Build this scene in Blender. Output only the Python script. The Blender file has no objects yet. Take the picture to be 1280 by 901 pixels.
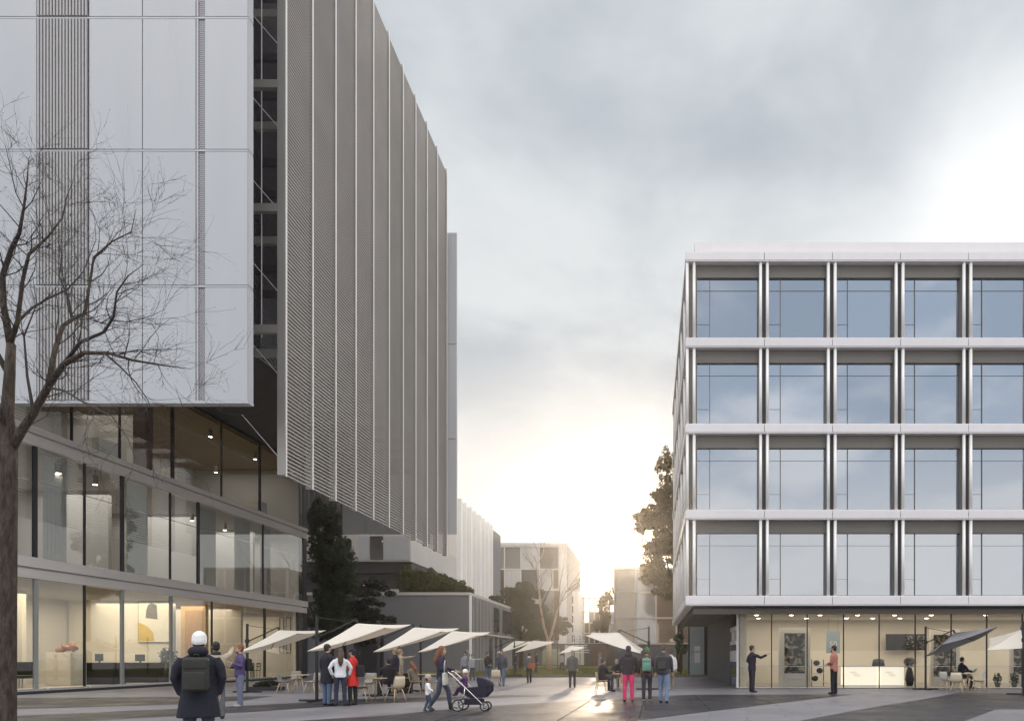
import bpy, bmesh, math, random
import numpy as np
from mathutils import Vector, Matrix, Quaternion
R = math.radians
random.seed(7)
sc = bpy.context.scene
COL = sc.collection

# ------------------------------------------------------------------ camera
F, VX, VY, EYE = 853.33, 814.0, 821.0, 1.4
cam = bpy.data.cameras.new('camera')
co = bpy.data.objects.new('camera', cam); COL.objects.link(co)
co.location = (0, 0, EYE); co.rotation_euler = (R(90), 0, 0)
cam.sensor_width = 36; cam.lens = 24.0
cam.shift_x = (640 - VX) / 1280; cam.shift_y = (VY - 450.5) / 1280
cam.clip_end = 4000; cam.clip_start = 0.1
sc.camera = co

# ------------------------------------------------------------------ light
SUN_EL, SUN_AZ = R(9.0), R(-2.2)          # azimuth from +Y towards +X
SD = Vector((math.sin(SUN_AZ)*math.cos(SUN_EL), math.cos(SUN_AZ)*math.cos(SUN_EL), math.sin(SUN_EL)))
sl = bpy.data.lights.new('sun', 'SUN'); sl.energy = 1.5; sl.angle = R(2.0); sl.color = (1, .80, .58)
so = bpy.data.objects.new('sun', sl); COL.objects.link(so)
so.rotation_euler = SD.to_track_quat('Z', 'Y').to_euler(); so.location = (0, 60, 60)
EXPOSURE = 0.55
sc.view_settings.view_transform = 'Standard'; sc.view_settings.look = 'None'
sc.view_settings.exposure = EXPOSURE; sc.view_settings.gamma = 1.0

def build_world():
    w = bpy.data.worlds.new('World'); sc.world = w; w.use_nodes = True
    nt = w.node_tree; nt.nodes.clear(); N = nt.nodes; L = nt.links
    def nd(t, **k):
        n = N.new(t)
        for a, b in k.items(): setattr(n, a, b)
        return n
    def put(s, v):
        if hasattr(v, 'is_linked'): L.new(v, s)
        else: s.default_value = v
    def m(op, a, b=None, c=None, clamp=False):
        n = nd('ShaderNodeMath', operation=op, use_clamp=clamp)
        put(n.inputs[0], a)
        if b is not None: put(n.inputs[1], b)
        if c is not None: put(n.inputs[2], c)
        return n.outputs[0]
    def vm(op, a, b=None):
        n = nd('ShaderNodeVectorMath', operation=op); put(n.inputs[0], a)
        if b is not None: put(n.inputs[1], b)
        return n.outputs['Value'] if op == 'DOT_PRODUCT' else n.outputs[0]
    def mr(v, a, b, c=0., d=1., sm=True):
        n = nd('ShaderNodeMapRange', interpolation_type='SMOOTHSTEP' if sm else 'LINEAR')
        put(n.inputs[0], v); put(n.inputs[1], a); put(n.inputs[2], b); put(n.inputs[3], c); put(n.inputs[4], d)
        return n.outputs[0]
    def mix(f, a, b, bt='MIX'):
        n = nd('ShaderNodeMix', data_type='RGBA', blend_type=bt); n.clamp_factor = True
        put(n.inputs[0], f); put(n.inputs[6], a); put(n.inputs[7], b)
        return n.outputs[2]
    tc = nd('ShaderNodeTexCoord'); V = tc.outputs['Generated']
    V = vm('NORMALIZE', V)
    sep = nd('ShaderNodeSeparateXYZ'); L.new(V, sep.inputs[0])
    x, y, z = sep.outputs
    zz = m('ADD', m('MAXIMUM', z, 0.0), 0.22)
    cmb = nd('ShaderNodeCombineXYZ'); put(cmb.inputs[0], m('DIVIDE', x, zz)); put(cmb.inputs[1], m('DIVIDE', y, zz)); cmb.inputs[2].default_value = 3.1
    def noise(scale, detail, rough, dist, off=0.):
        n = nd('ShaderNodeTexNoise'); n.noise_dimensions = '3D'
        L.new(vm('ADD', cmb.outputs[0], (off, off*.6, off*.3)), n.inputs['Vector'])
        n.inputs['Scale'].default_value = scale; n.inputs['Detail'].default_value = detail
        n.inputs['Roughness'].default_value = rough; n.inputs['Distortion'].default_value = dist
        return n.outputs['Fac']
    n1 = noise(1.05, 9, .52, .35, 2.0)
    n2 = noise(2.6, 8, .55, .2, 9.0)
    n = m('ADD', m('MULTIPLY', n1, .58), m('MULTIPLY', n2, .42))
    t = mr(n, .41, .60)
    rear = mr(y, -.1, .25, 1., 0.)
    # cloud layer: grey-blue bellies to bright white breaks
    cl = mix(t, (3.35, 3.7, 4.1, 1), (5.2, 5.45, 5.6, 1))
    # brighter low sky and the bright break to the right
    lo = mr(z, .20, .46, 1., 0.)
    cl = mix(m('MULTIPLY', lo, .85), cl, (6.1, 5.95, 5.7, 1))
    p = Vector((.42, .765, .48)).normalized()
    br = m('POWER', m('MAXIMUM', vm('DOT_PRODUCT', V, tuple(p)), 0.), 120.)
    cl = mix(m('MULTIPLY', br, .9), cl, (9, 9, 9, 1))
    sd = m('MAXIMUM', vm('DOT_PRODUCT', V, tuple(SD)), 0.)
    g1 = m('POWER', sd, 190.); g2 = m('POWER', sd, 420.)
    cl = mix(m('MULTIPLY', g1, .55), cl, (9.5, 8.2, 6.6, 1))
    cl = mix(g2, cl, (60, 44, 26, 1))
    sky = nd('ShaderNodeTexSky', sky_type='NISHITA'); sky.sun_disc = False
    sky.sun_elevation = SUN_EL; sky.sun_rotation = SUN_AZ
    # the open sky behind the viewer: blue between bright clouds
    cov = mr(m('ADD', n, m('MULTIPLY', mr(z, .02, .42, .10, -.05, False), 1.)), .47, .60)
    blue = mix(.75, sky.outputs[0], (5.3, 6.1, 7.3, 1))
    rc = mix(m('MULTIPLY', cov, .75), blue, (9.2, 9.3, 9.4, 1))
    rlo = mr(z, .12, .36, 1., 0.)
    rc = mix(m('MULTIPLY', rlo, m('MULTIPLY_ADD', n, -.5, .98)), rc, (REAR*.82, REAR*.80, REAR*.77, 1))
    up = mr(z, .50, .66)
    rc = mix(up, rc, (REAR*1.5, REAR*1.5, REAR*1.52, 1))  # upper rear sky brightened, out of view, to light the facades
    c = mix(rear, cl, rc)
    c = mix(mr(z, .76, .92), c, (ZEN, ZEN, ZEN*1.02, 1))  # zenith brightened, out of view, to lift the paving and umbrella tops
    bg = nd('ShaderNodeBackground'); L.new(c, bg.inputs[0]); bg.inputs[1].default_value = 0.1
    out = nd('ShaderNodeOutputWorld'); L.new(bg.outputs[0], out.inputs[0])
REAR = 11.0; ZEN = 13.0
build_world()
sc.cycles.max_bounces = 8; sc.cycles.transparent_max_bounces = 24
sc.cycles.use_denoising = True
sc.cycles.sample_clamp_indirect = 6

# ------------------------------------------------------------------ helpers
def P(px, py, d): return Vector(((px - VX)*d/F, d, EYE + (VY - py)*d/F))
def GD(py): return F*EYE/(py - VY)
def G(px, py): return P(px, py, GD(py))
def GX(px, d): return Vector(((px - VX)*d/F, d, 0))

MATS = {}
def mat(name, col, rough=.6, metal=0., var=.08, vs=3., bump=0., bs=40., spec=.5, emit=None, es=1., sheen=0., coords='Object', streak=None, ov=0.):
    if name in MATS: return MATS[name]
    m = bpy.data.materials.new(name); m.use_nodes = True; MATS[name] = m
    nt = m.node_tree; b = nt.nodes['Principled BSDF']; L = nt.links
    b.inputs['Base Color'].default_value = (*col, 1); b.inputs['Roughness'].default_value = rough
    b.inputs['Metallic'].default_value = metal; b.inputs['Specular IOR Level'].default_value = spec
    if emit: b.inputs['Emission Color'].default_value = (*emit, 1); b.inputs['Emission Strength'].default_value = es
    tc = nt.nodes.new('ShaderNodeTexCoord')
    src = tc.outputs[coords]
    if streak:
        mp = nt.nodes.new('ShaderNodeMapping'); mp.inputs['Scale'].default_value = streak; L.new(src, mp.inputs[0]); src = mp.outputs[0]
    if var:
        n = nt.nodes.new('ShaderNodeTexNoise'); n.inputs['Scale'].default_value = vs; n.inputs['Detail'].default_value = 6; n.inputs['Roughness'].default_value = .6
        L.new(src, n.inputs['Vector'])
        r = nt.nodes.new('ShaderNodeMapRange'); L.new(n.outputs['Fac'], r.inputs[0]); r.inputs[1].default_value = .3; r.inputs[2].default_value = .7
        r.inputs[3].default_value = 1 - var; r.inputs[4].default_value = 1 + var
        h = nt.nodes.new('ShaderNodeMix'); h.data_type = 'RGBA'; h.blend_type = 'MULTIPLY'; h.inputs[0].default_value = 1
        rv = r.outputs[0]
        if ov:
            oi = nt.nodes.new('ShaderNodeObjectInfo'); r3 = nt.nodes.new('ShaderNodeMapRange'); L.new(oi.outputs['Random'], r3.inputs[0]); r3.inputs[3].default_value = 1-ov; r3.inputs[4].default_value = 1+ov
            mm = nt.nodes.new('ShaderNodeMath'); mm.operation = 'MULTIPLY'; L.new(rv, mm.inputs[0]); L.new(r3.outputs[0], mm.inputs[1]); rv = mm.outputs[0]
        h.inputs[6].default_value = (*col, 1); L.new(rv, h.inputs[7]); L.new(h.outputs[2], b.inputs['Base Color'])
        r2 = nt.nodes.new('ShaderNodeMapRange'); L.new(n.outputs['Fac'], r2.inputs[0]); r2.inputs[3].default_value = max(0, rough - .1); r2.inputs[4].default_value = min(1, rough + .1)
        L.new(r2.outputs[0], b.inputs['Roughness'])
    if bump:
        n2 = nt.nodes.new('ShaderNodeTexNoise'); n2.inputs['Scale'].default_value = bs; n2.inputs['Detail'].default_value = 5
        L.new(src, n2.inputs['Vector'])
        bp = nt.nodes.new('ShaderNodeBump'); bp.inputs['Strength'].default_value = bump; bp.inputs['Distance'].default_value = .02
        L.new(n2.outputs['Fac'], bp.inputs['Height']); L.new(bp.outputs[0], b.inputs['Normal'])
    return m

def glass_mat(name, tint=(.86, .89, .9), base=.06, power=1., gl=(1, 1, 1)):
    if name in MATS: return MATS[name]
    m = bpy.data.materials.new(name); m.use_nodes = True; MATS[name] = m
    nt = m.node_tree; nt.nodes.clear(); N = nt.nodes; L = nt.links
    tr = N.new('ShaderNodeBsdfTransparent'); tr.inputs[0].default_value = (*tint, 1)
    g = N.new('ShaderNodeBsdfGlossy'); g.inputs['Roughness'].default_value = .01; g.inputs['Color'].default_value = (*gl, 1)
    lw = N.new('ShaderNodeLayerWeight'); fr = N.new('ShaderNodeMath'); fr.operation = 'POWER'; L.new(lw.outputs['Facing'], fr.inputs[0]); fr.inputs[1].default_value = 4.
    a = N.new('ShaderNodeMath'); a.operation = 'MULTIPLY_ADD'; a.use_clamp = True; L.new(fr.outputs[0], a.inputs[0]); a.inputs[1].default_value = power; a.inputs[2].default_value = base
    mx = N.new('ShaderNodeMixShader'); L.new(a.outputs[0], mx.inputs[0]); L.new(tr.outputs[0], mx.inputs[1]); L.new(g.outputs[0], mx.inputs[2])
    o = N.new('ShaderNodeOutputMaterial'); L.new(mx.outputs[0], o.inputs[0])
    return m

def mirror_mat(name, dark=(.02, .03, .045), refl=.5, gl=(.87, .905, .96)):
    """coated solar glazing: dark behind, strong sky reflection"""
    if name in MATS: return MATS[name]
    m = bpy.data.materials.new(name); m.use_nodes = True; MATS[name] = m
    nt = m.node_tree; nt.nodes.clear(); N = nt.nodes; L = nt.links
    d = N.new('ShaderNodeBsdfDiffuse'); d.inputs[0].default_value = (*dark, 1)
    g = N.new('ShaderNodeBsdfGlossy'); g.inputs['Roughness'].default_value = .02; g.inputs['Color'].default_value = (*gl, 1)
    tc = N.new('ShaderNodeTexCoord'); n = N.new('ShaderNodeTexNoise'); n.inputs['Scale'].default_value = .35; n.inputs['Detail'].default_value = 1
    L.new(tc.outputs['Object'], n.inputs['Vector'])
    bp = N.new('ShaderNodeBump'); bp.inputs['Strength'].default_value = .08; bp.inputs['Distance'].default_value = .05; L.new(n.outputs['Fac'], bp.inputs['Height']); L.new(bp.outputs[0], g.inputs['Normal'])
    lw = N.new('ShaderNodeFresnel'); lw.inputs[0].default_value = 1.6
    a = N.new('ShaderNodeMath'); a.operation = 'MULTIPLY_ADD'; a.use_clamp = True; L.new(lw.outputs[0], a.inputs[0]); a.inputs[1].default_value = 1 - refl; a.inputs[2].default_value = refl
    mx = N.new('ShaderNodeMixShader'); oi = N.new('ShaderNodeObjectInfo'); r3 = N.new('ShaderNodeMapRange'); L.new(oi.outputs['Random'], r3.inputs[0]); r3.inputs[3].default_value = .86; r3.inputs[4].default_value = 1.04
    mm = N.new('ShaderNodeMath'); mm.operation = 'MULTIPLY'; L.new(a.outputs[0], mm.inputs[0]); L.new(r3.outputs[0], mm.inputs[1])
    L.new(mm.outputs[0], mx.inputs[0]); L.new(d.outputs[0], mx.inputs[1]); L.new(g.outputs[0], mx.inputs[2])
    o = N.new('ShaderNodeOutputMaterial'); L.new(mx.outputs[0], o.inputs[0])
    return m

def leaf_mat(name, c1, c2, trans=.3, rough=.6):
    if name in MATS: return MATS[name]
    m = bpy.data.materials.new(name); m.use_nodes = True; MATS[name] = m
    nt = m.node_tree; nt.nodes.clear(); N = nt.nodes; L = nt.links
    geo = N.new('ShaderNodeNewGeometry')
    mx = N.new('ShaderNodeMix'); mx.data_type = 'RGBA'; L.new(geo.outputs['Random Per Island'], mx.inputs[0]); mx.inputs[6].default_value = (*c1, 1); mx.inputs[7].default_value = (*c2, 1)
    b = N.new('ShaderNodeBsdfPrincipled'); b.inputs['Roughness'].default_value = rough; L.new(mx.outputs[2], b.inputs['Base Color'])
    t = N.new('ShaderNodeBsdfTranslucent'); L.new(mx.outputs[2], t.inputs[0])
    ms = N.new('ShaderNodeMixShader'); ms.inputs[0].default_value = trans; L.new(b.outputs[0], ms.inputs[1]); L.new(t.outputs[0], ms.inputs[2])
    o = N.new('ShaderNodeOutputMaterial'); L.new(ms.outputs[0], o.inputs[0])
    return m

def wloc(o):
    v = Vector((0, 0, 0))
    while o: v += o.location; o = o.parent
    return v

class MB:
    def __init__(s): s.v = []; s.f = []; s.mi = []; s.cur = 0; s.xf = None
    def add(s, vs, fs):
        b = len(s.v)
        s.v += [tuple(s.xf(Vector(p))) if s.xf else tuple(p) for p in vs]
        s.f += [tuple(b + i for i in f) for f in fs]; s.mi += [s.cur]*len(fs); return s
    def box(s, x0, x1, y0, y1, z0, z1):
        x0, x1 = min(x0, x1), max(x0, x1); y0, y1 = min(y0, y1), max(y0, y1); z0, z1 = min(z0, z1), max(z0, z1)
        return s.add([(x0,y0,z0),(x1,y0,z0),(x1,y1,z0),(x0,y1,z0),(x0,y0,z1),(x1,y0,z1),(x1,y1,z1),(x0,y1,z1)],
              [(0,3,2,1),(4,5,6,7),(0,1,5,4),(1,2,6,5),(2,3,7,6),(3,0,4,7)])
    def bevbox(s, x0, x1, y0, y1, z0, z1, r=.02, seg=2):
        bm = bmesh.new(); bmesh.ops.create_cube(bm, size=1)
        for v in bm.verts: v.co = Vector(((x0+x1)/2 + v.co.x*(x1-x0), (y0+y1)/2 + v.co.y*(y1-y0), (z0+z1)/2 + v.co.z*(z1-z0)))
        bmesh.ops.bevel(bm, geom=bm.edges[:], offset=r, segments=seg, profile=.7, affect='EDGES')
        s.bm(bm); bm.free(); return s
    def bm(s, bm):
        bm.verts.index_update()
        return s.add([v.co.copy() for v in bm.verts], [[v.index for v in f.verts] for f in bm.faces])
    def prism(s, pts, z0, z1):
        n = len(pts); vs = [(p[0], p[1], z0) for p in pts] + [(p[0], p[1], z1) for p in pts]
        return s.add(vs, [tuple(range(n-1, -1, -1)), tuple(range(n, 2*n))] + [(i, (i+1) % n, n + (i+1) % n, n + i) for i in range(n)])
    def ring_loft(s, rings, cap=True):
        n = len(rings[0]); vs = [p for r in rings for p in r]; fs = []
        for k in range(len(rings)-1):
            for i in range(n):
                j = (i+1) % n; fs.append((k*n+i, k*n+j, (k+1)*n+j, (k+1)*n+i))
        if cap: fs += [tuple(range(n-1, -1, -1)), tuple(range((len(rings)-1)*n, len(rings)*n))]
        return s.add(vs, fs)
    def path(s, pts, rs, seg=8):
        pts = [Vector(p) for p in pts]
        if not hasattr(rs, '__len__'): rs = [rs]*len(pts)
        rings = []; ref = None
        for i, p in enumerate(pts):
            d = (pts[min(i+1, len(pts)-1)] - pts[max(i-1, 0)])
            if d.length < 1e-9: d = Vector((0, 0, 1))
            d.normalize()
            if ref is None:
                a = d.orthogonal().normalized()
            else:
                a = ref - d*ref.dot(d); a = a.normalized() if a.length > 1e-6 else d.orthogonal().normalized()
            ref = a; b = d.cross(a)
            rings.append([p + (a*math.cos(2*math.pi*k/seg) + b*math.sin(2*math.pi*k/seg))*rs[i] for k in range(seg)])
        return s.ring_loft(rings)
    def tube(s, a, b, r, r2=None, seg=8): return s.path([a, b], [r, r if r2 is None else r2], seg)
    def ell(s, c, rad, seg=14, rings=9, rot=None):
        c = Vector(c); rr = []
        for k in range(1, rings):
            th = math.pi*k/rings; ring = []
            for i in range(seg):
                ph = 2*math.pi*i/seg
                q = Vector((rad[0]*math.sin(th)*math.cos(ph), rad[1]*math.sin(th)*math.sin(ph), -rad[2]*math.cos(th)))
                if rot: q = rot @ q
                ring.append(c + q)
            rr.append(ring)
        top = Vector((0, 0, rad[2])); top = rot @ top if rot else top
        n = seg; vs = [p for r in rr for p in r] + [c - top, c + top]; fs = []
        for k in range(len(rr)-1):
            for i in range(n):
                j = (i+1) % n; fs.append((k*n+i, k*n+j, (k+1)*n+j, (k+1)*n+i))
        a = len(rr)*n
        for i in range(n):
            j = (i+1) % n; fs.append((a, j, i)); fs.append((a+1, (len(rr)-1)*n+i, (len(rr)-1)*n+j))
        return s.add(vs, fs)
    def build(s, name, ms, parent=None, smooth=False, local=False):
        me = bpy.data.meshes.new(name)
        off = Vector((0, 0, 0)) if (local or parent is None) else wloc(parent)
        me.from_pydata([(p[0]-off.x, p[1]-off.y, p[2]-off.z) for p in s.v], [], s.f)
        ms = ms if isinstance(ms, (list, tuple)) else [ms]
        for m in ms: me.materials.append(m)
        if len(ms) > 1: me.polygons.foreach_set('material_index', s.mi)
        if smooth: me.polygons.foreach_set('use_smooth', [True]*len(me.polygons))
        me.update()
        o = bpy.data.objects.new(name, me); COL.objects.link(o)
        if parent: o.parent = parent
        return o

def tag(o, label=None, cat=None, group=None, kind=None):
    if label: o['label'] = label
    if cat: o['category'] = cat
    if group: o['group'] = group
    if kind: o['kind'] = kind
    return o
def thing(name, label, cat, loc=(0, 0, 0), rz=0, group=None):
    o = bpy.data.objects.new(name, None); COL.objects.link(o); o.empty_display_size = .2
    o.location = loc; o.rotation_euler.z = rz
    return tag(o, label, cat, group)
def kids(o): return [c for c in bpy.data.objects if c.parent == o]
def copy_tree(o, parent=None):
    c = o.copy(); COL.objects.link(c); c.parent = parent
    for k in kids(o): copy_tree(k, c)
    return c
def remesh(mb, voxel, smooth=4):
    me = bpy.data.meshes.new('tmp'); me.from_pydata(mb.v, [], mb.f); me.update()
    o = bpy.data.objects.new('tmp', me); COL.objects.link(o)
    m = o.modifiers.new('r', 'REMESH'); m.mode = 'VOXEL'; m.voxel_size = voxel; m.use_smooth_shade = True
    if smooth:
        s2 = o.modifiers.new('s', 'SMOOTH'); s2.iterations = smooth; s2.factor = .5
    dg = bpy.context.evaluated_depsgraph_get(); dg.update()
    ev = o.evaluated_get(dg); res = bpy.data.meshes.new_from_object(ev)
    vs = [v.co.copy() for v in res.vertices]; fs = [tuple(p.vertices) for p in res.polygons]
    bpy.data.objects.remove(o); bpy.data.meshes.remove(me); bpy.data.meshes.remove(res)
    return vs, fs

# ------------------------------------------------------------------ materials
WHITE = mat('white_cladding', (.485, .49, .505), .30, 0, .022, .9, streak=(1.6, 1.6, .16), ov=.028)
WHITE2 = mat('white_metal', (.75, .715, .715), .36, 0, .025, 1.1, streak=(2.2, 2.2, .4), ov=.03)
ALU = mat('champagne_aluminium', (.36, .34, .315), .42, .25, .05, .6)
FINW = mat('fin_metal', (.90, .865, .83), .35, .1, .03, .6)
SLAT = mat('slat_metal', (.60, .565, .53), .42, .1, .07, .5, ov=.05)
DARK = mat('dark_metal', (.035, .033, .04), .45, .3, .1, 2)
DARKGLASS = mirror_mat('dark_glass', (.012, .011, .018), .05, (.8, .8, .9))
DARKWALL = mat('dark_wall', (.05, .048, .055), .6, 0, .1, .8)
BROWN = mat('bronze_trim', (.17, .155, .135), .5, .2, .06, 1.)
STONE = mat('stone_band', (.66, .61, .57), .6, 0, .07, 1.2, streak=(.3, .3, 3))
GLASS = glass_mat('clear_glass', (.86, .88, .87), .065, 1.1)
GLASS2 = glass_mat('shop_glass', (.90, .90, .88), .02, .8)
SOLAR = mirror_mat('solar_glass')
INWALL = mat('interior_wall', (.58, .55, .52), .8, 0, .08, .5)
INWALL2 = mat('interior_white', (.75, .70, .62), .8, 0, .04, .5)
INCEIL = mat('interior_ceiling', (.5, .46, .41), .8, 0, .05, .5)
INFLOOR = mat('interior_floor', (.36, .33, .30), .35, 0, .08, .8)
BRONZECEIL = mat('bronze_ceiling', (.33, .215, .095), .5, 0, .08, .8)
WOOD = mat('pale_wood', (.58, .44, .27), .5, 0, .15, 5, streak=(1, 1, 8))
OAK = mat('oak_panel', (.50, .28, .11), .5, 0, .15, 1.5, streak=(8, 8, .5))
LAMP = mat('lamp_glow', (1, .95, .85), .5, 0, 0, emit=(1, .9, .72), es=14.)
BLACK = mat('black_plastic', (.012, .012, .014), .45, 0, .1, 3)
CANVAS = leaf_mat('canvas', (.93, .87, .78), (.91, .85, .76), .36, .8)
DCANVAS = mat('grey_canvas', (.30, .29, .31), .8, 0, .05, 2)
BARK = mat('bark', (.072, .053, .040), .9, 0, .7, 9, bump=1., bs=22, streak=(1.6, 1.6, .35))
[setattr(n.inputs['Distance'], 'default_value', .08) for n in BARK.node_tree.nodes if n.type == 'BUMP']
TWIG = mat('twig_bark', (.045, .036, .033), .9, 0, .25, 6)
PALEBARK = mat('pale_bark', (.45, .33, .24), .85, 0, .2, 5)
CHROME = mat('chrome', (.7, .7, .72), .25, 1., .03, 2)

# ------------------------------------------------------------------ ground
def ground():
    m = bpy.data.materials.new('plaza_paving'); m.use_nodes = True
    nt = m.node_tree; b = nt.nodes['Principled BSDF']; L = nt.links
    def pav(name, c1, c2, rough, bw):
        m = bpy.data.materials.new(name); m.use_nodes = True
        nt = m.node_tree; b = nt.nodes['Principled BSDF']; L = nt.links
        geo = nt.nodes.new('ShaderNodeNewGeometry')
        mp = nt.nodes.new('ShaderNodeMapping'); mp.inputs['Rotation'].default_value = (0, 0, R(8)); L.new(geo.outputs['Position'], mp.inputs[0])
        br = nt.nodes.new('ShaderNodeTexBrick'); br.inputs['Scale'].default_value = 1; br.inputs['Brick Width'].default_value = bw; br.inputs['Row Height'].default_value = bw*.5
        br.inputs['Mortar Size'].default_value = .012; br.inputs['Mortar Smooth'].default_value = .2; br.inputs['Bias'].default_value = 0
        br.inputs['Color1'].default_value = (*c1, 1); br.inputs['Color2'].default_value = (*c2, 1); br.inputs['Mortar'].default_value = (*[k*.55 for k in c1], 1)
        L.new(mp.outputs[0], br.inputs['Vector'])
        n = nt.nodes.new('ShaderNodeTexNoise'); n.inputs['Scale'].default_value = .55; n.inputs['Detail'].default_value = 9; n.inputs['Roughness'].default_value = .65; L.new(geo.outputs['Position'], n.inputs['Vector'])
        r = nt.nodes.new('ShaderNodeMapRange'); L.new(n.outputs['Fac'], r.inputs[0]); r.inputs[1].default_value = .3; r.inputs[2].default_value = .7; r.inputs[3].default_value = .88; r.inputs[4].default_value = 1.18
        mx = nt.nodes.new('ShaderNodeMix'); mx.data_type = 'RGBA'; mx.blend_type = 'MULTIPLY'; mx.inputs[0].default_value = 1; L.new(br.outputs['Color'], mx.inputs[6]); L.new(r.outputs[0], mx.inputs[7])
        L.new(mx.outputs[2], b.inputs['Base Color'])
        r2 = nt.nodes.new('ShaderNodeMapRange'); L.new(n.outputs['Fac'], r2.inputs[0]); r2.inputs[1].default_value = .35; r2.inputs[2].default_value = .65; r2.inputs[3].default_value = rough - .13; r2.inputs[4].default_value = rough + .12
        L.new(r2.outputs[0], b.inputs['Roughness'])
        n3 = nt.nodes.new('ShaderNodeTexNoise'); n3.inputs['Scale'].default_value = 60; n3.inputs['Detail'].default_value = 3; L.new(geo.outputs['Position'], n3.inputs['Vector'])
        bp = nt.nodes.new('ShaderNodeBump'); bp.inputs['Strength'].default_value = .25; bp.inputs['Distance'].default_value = .004; L.new(n3.outputs['Fac'], bp.inputs['Height']); L.new(bp.outputs[0], b.inputs['Normal'])
        b.inputs['Specular IOR Level'].default_value = .2
        return m
    light = pav('light_paving', (.19, .182, .198), (.222, .212, .225), .46, 1.8)
    dark = pav('dark_paving', (.038, .036, .042), (.048, .045, .051), .40, 2.4)
    tag(MB().add([(-300, -60, 0), (300, -60, 0), (300, 300, 0), (-300, 300, 0)], [(0, 1, 2, 3)]).build('plaza', light), kind='structure')
    polys = [
        [(-40, 895+30), (17, 894.5), (320, 881), (450, 873.5), (640, 868.2), (690, 869), (640, 871), (450, 880), (320, 889), (100, 901), (-40, 908), (-300, 930)],
        [(-250, 872), (17, 872), (217, 870.5), (340, 869.5), (310, 874.5), (217, 880), (17, 886), (-250, 899)],
        [(380, 900), (480, 894), (560, 886), (640, 880), (735, 875), (800, 870.5), (870, 867.8), (1068, 867.2), (960, 880), (880, 889.5), (790, 901), (600, 925), (250, 925), (300, 908)],
        [(900, 918), (997, 901), (1085, 884.5), (1160, 872.5), (1195, 866), (1500, 866), (1500, 886), (1245, 886), (1204, 901), (1165, 918)],
    ]
    for k, p in enumerate(polys):
        pts = [G(a, b2) for a, b2 in p]
        mb = MB(); mb.add([(q.x, q.y, .004) for q in pts], [tuple(range(len(pts)))])
        o = mb.build('dark_paving_band', dark); tag(o, kind='structure')
        bm = bmesh.new(); bm.from_mesh(o.data); bmesh.ops.triangulate(bm, faces=bm.faces[:]); 
        for f in bm.faces:
            if f.normal.z < 0: f.normal_flip()
        bm.to_mesh(o.data); bm.free()
    # joints across the dark wedge
    jm = mat('joint', (.016, .016, .018), .8, 0, 0)
    mb = MB()
    for a, b2 in [((737, 876), (690, 905)), ((806, 871.5), (799, 898)), ((868, 868.6), (888, 887)), ((600, 884), (530, 905)), ((930, 868.6), (965, 878.5))]:
        p, q = G(*a), G(*b2); t = (q - p).normalized(); s = Vector((-t.y, t.x, 0))*.022
        mb.add([p+s+Vector((0,0,.008)), p-s+Vector((0,0,.008)), q-s+Vector((0,0,.008)), q+s+Vector((0,0,.008))], [(0, 1, 2, 3)])
    tag(mb.build('drainage_joint', jm), kind='structure')
    # lawn with kerb
    g = mat('lawn_ground', (.13, .125, .03), .95, 0, .35, .8, coords='Object')
    tag(MB().box(-20, 14, 48.2, 105, -.05, .10).build('lawn', g), kind='structure')
    tag(MB().box(-20, 14, 47.85, 48.196, -.05, .14).build('kerb', mat('kerb_stone', (.16, .15, .15), .7, 0, .1, 2)), kind='structure')
    rng = np.random.default_rng(3); n = 42000
    x = rng.uniform(-15.5, 9, n); y = 48.3 + 36*rng.random(n)**1.5; h = rng.uniform(.05, .12, n); a = rng.uniform(0, 6.28, n); w = .012 + .0006*(y-48)
    v = np.zeros((n, 3, 3)); ca, sa = np.cos(a)*w, np.sin(a)*w
    v[:, 0] = np.stack([x-ca, y-sa, np.full(n, .1)], 1); v[:, 1] = np.stack([x+ca, y+sa, np.full(n, .1)], 1)
    v[:, 2] = np.stack([x+rng.normal(0, .03, n), y+rng.normal(0, .03, n), .1+h], 1)
    me = bpy.data.meshes.new('grass'); me.from_pydata(v.reshape(-1, 3).tolist(), [], np.arange(3*n).reshape(n, 3).tolist())
    me.materials.append(leaf_mat('grass_blade', (.09, .10, .02), (.16, .15, .035), .3)); o = bpy.data.objects.new('grass', me); COL.objects.link(o)
    tag(o, 'short yellow green grass of the lawn behind the plaza', 'grass', kind='stuff')
ground()

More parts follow.
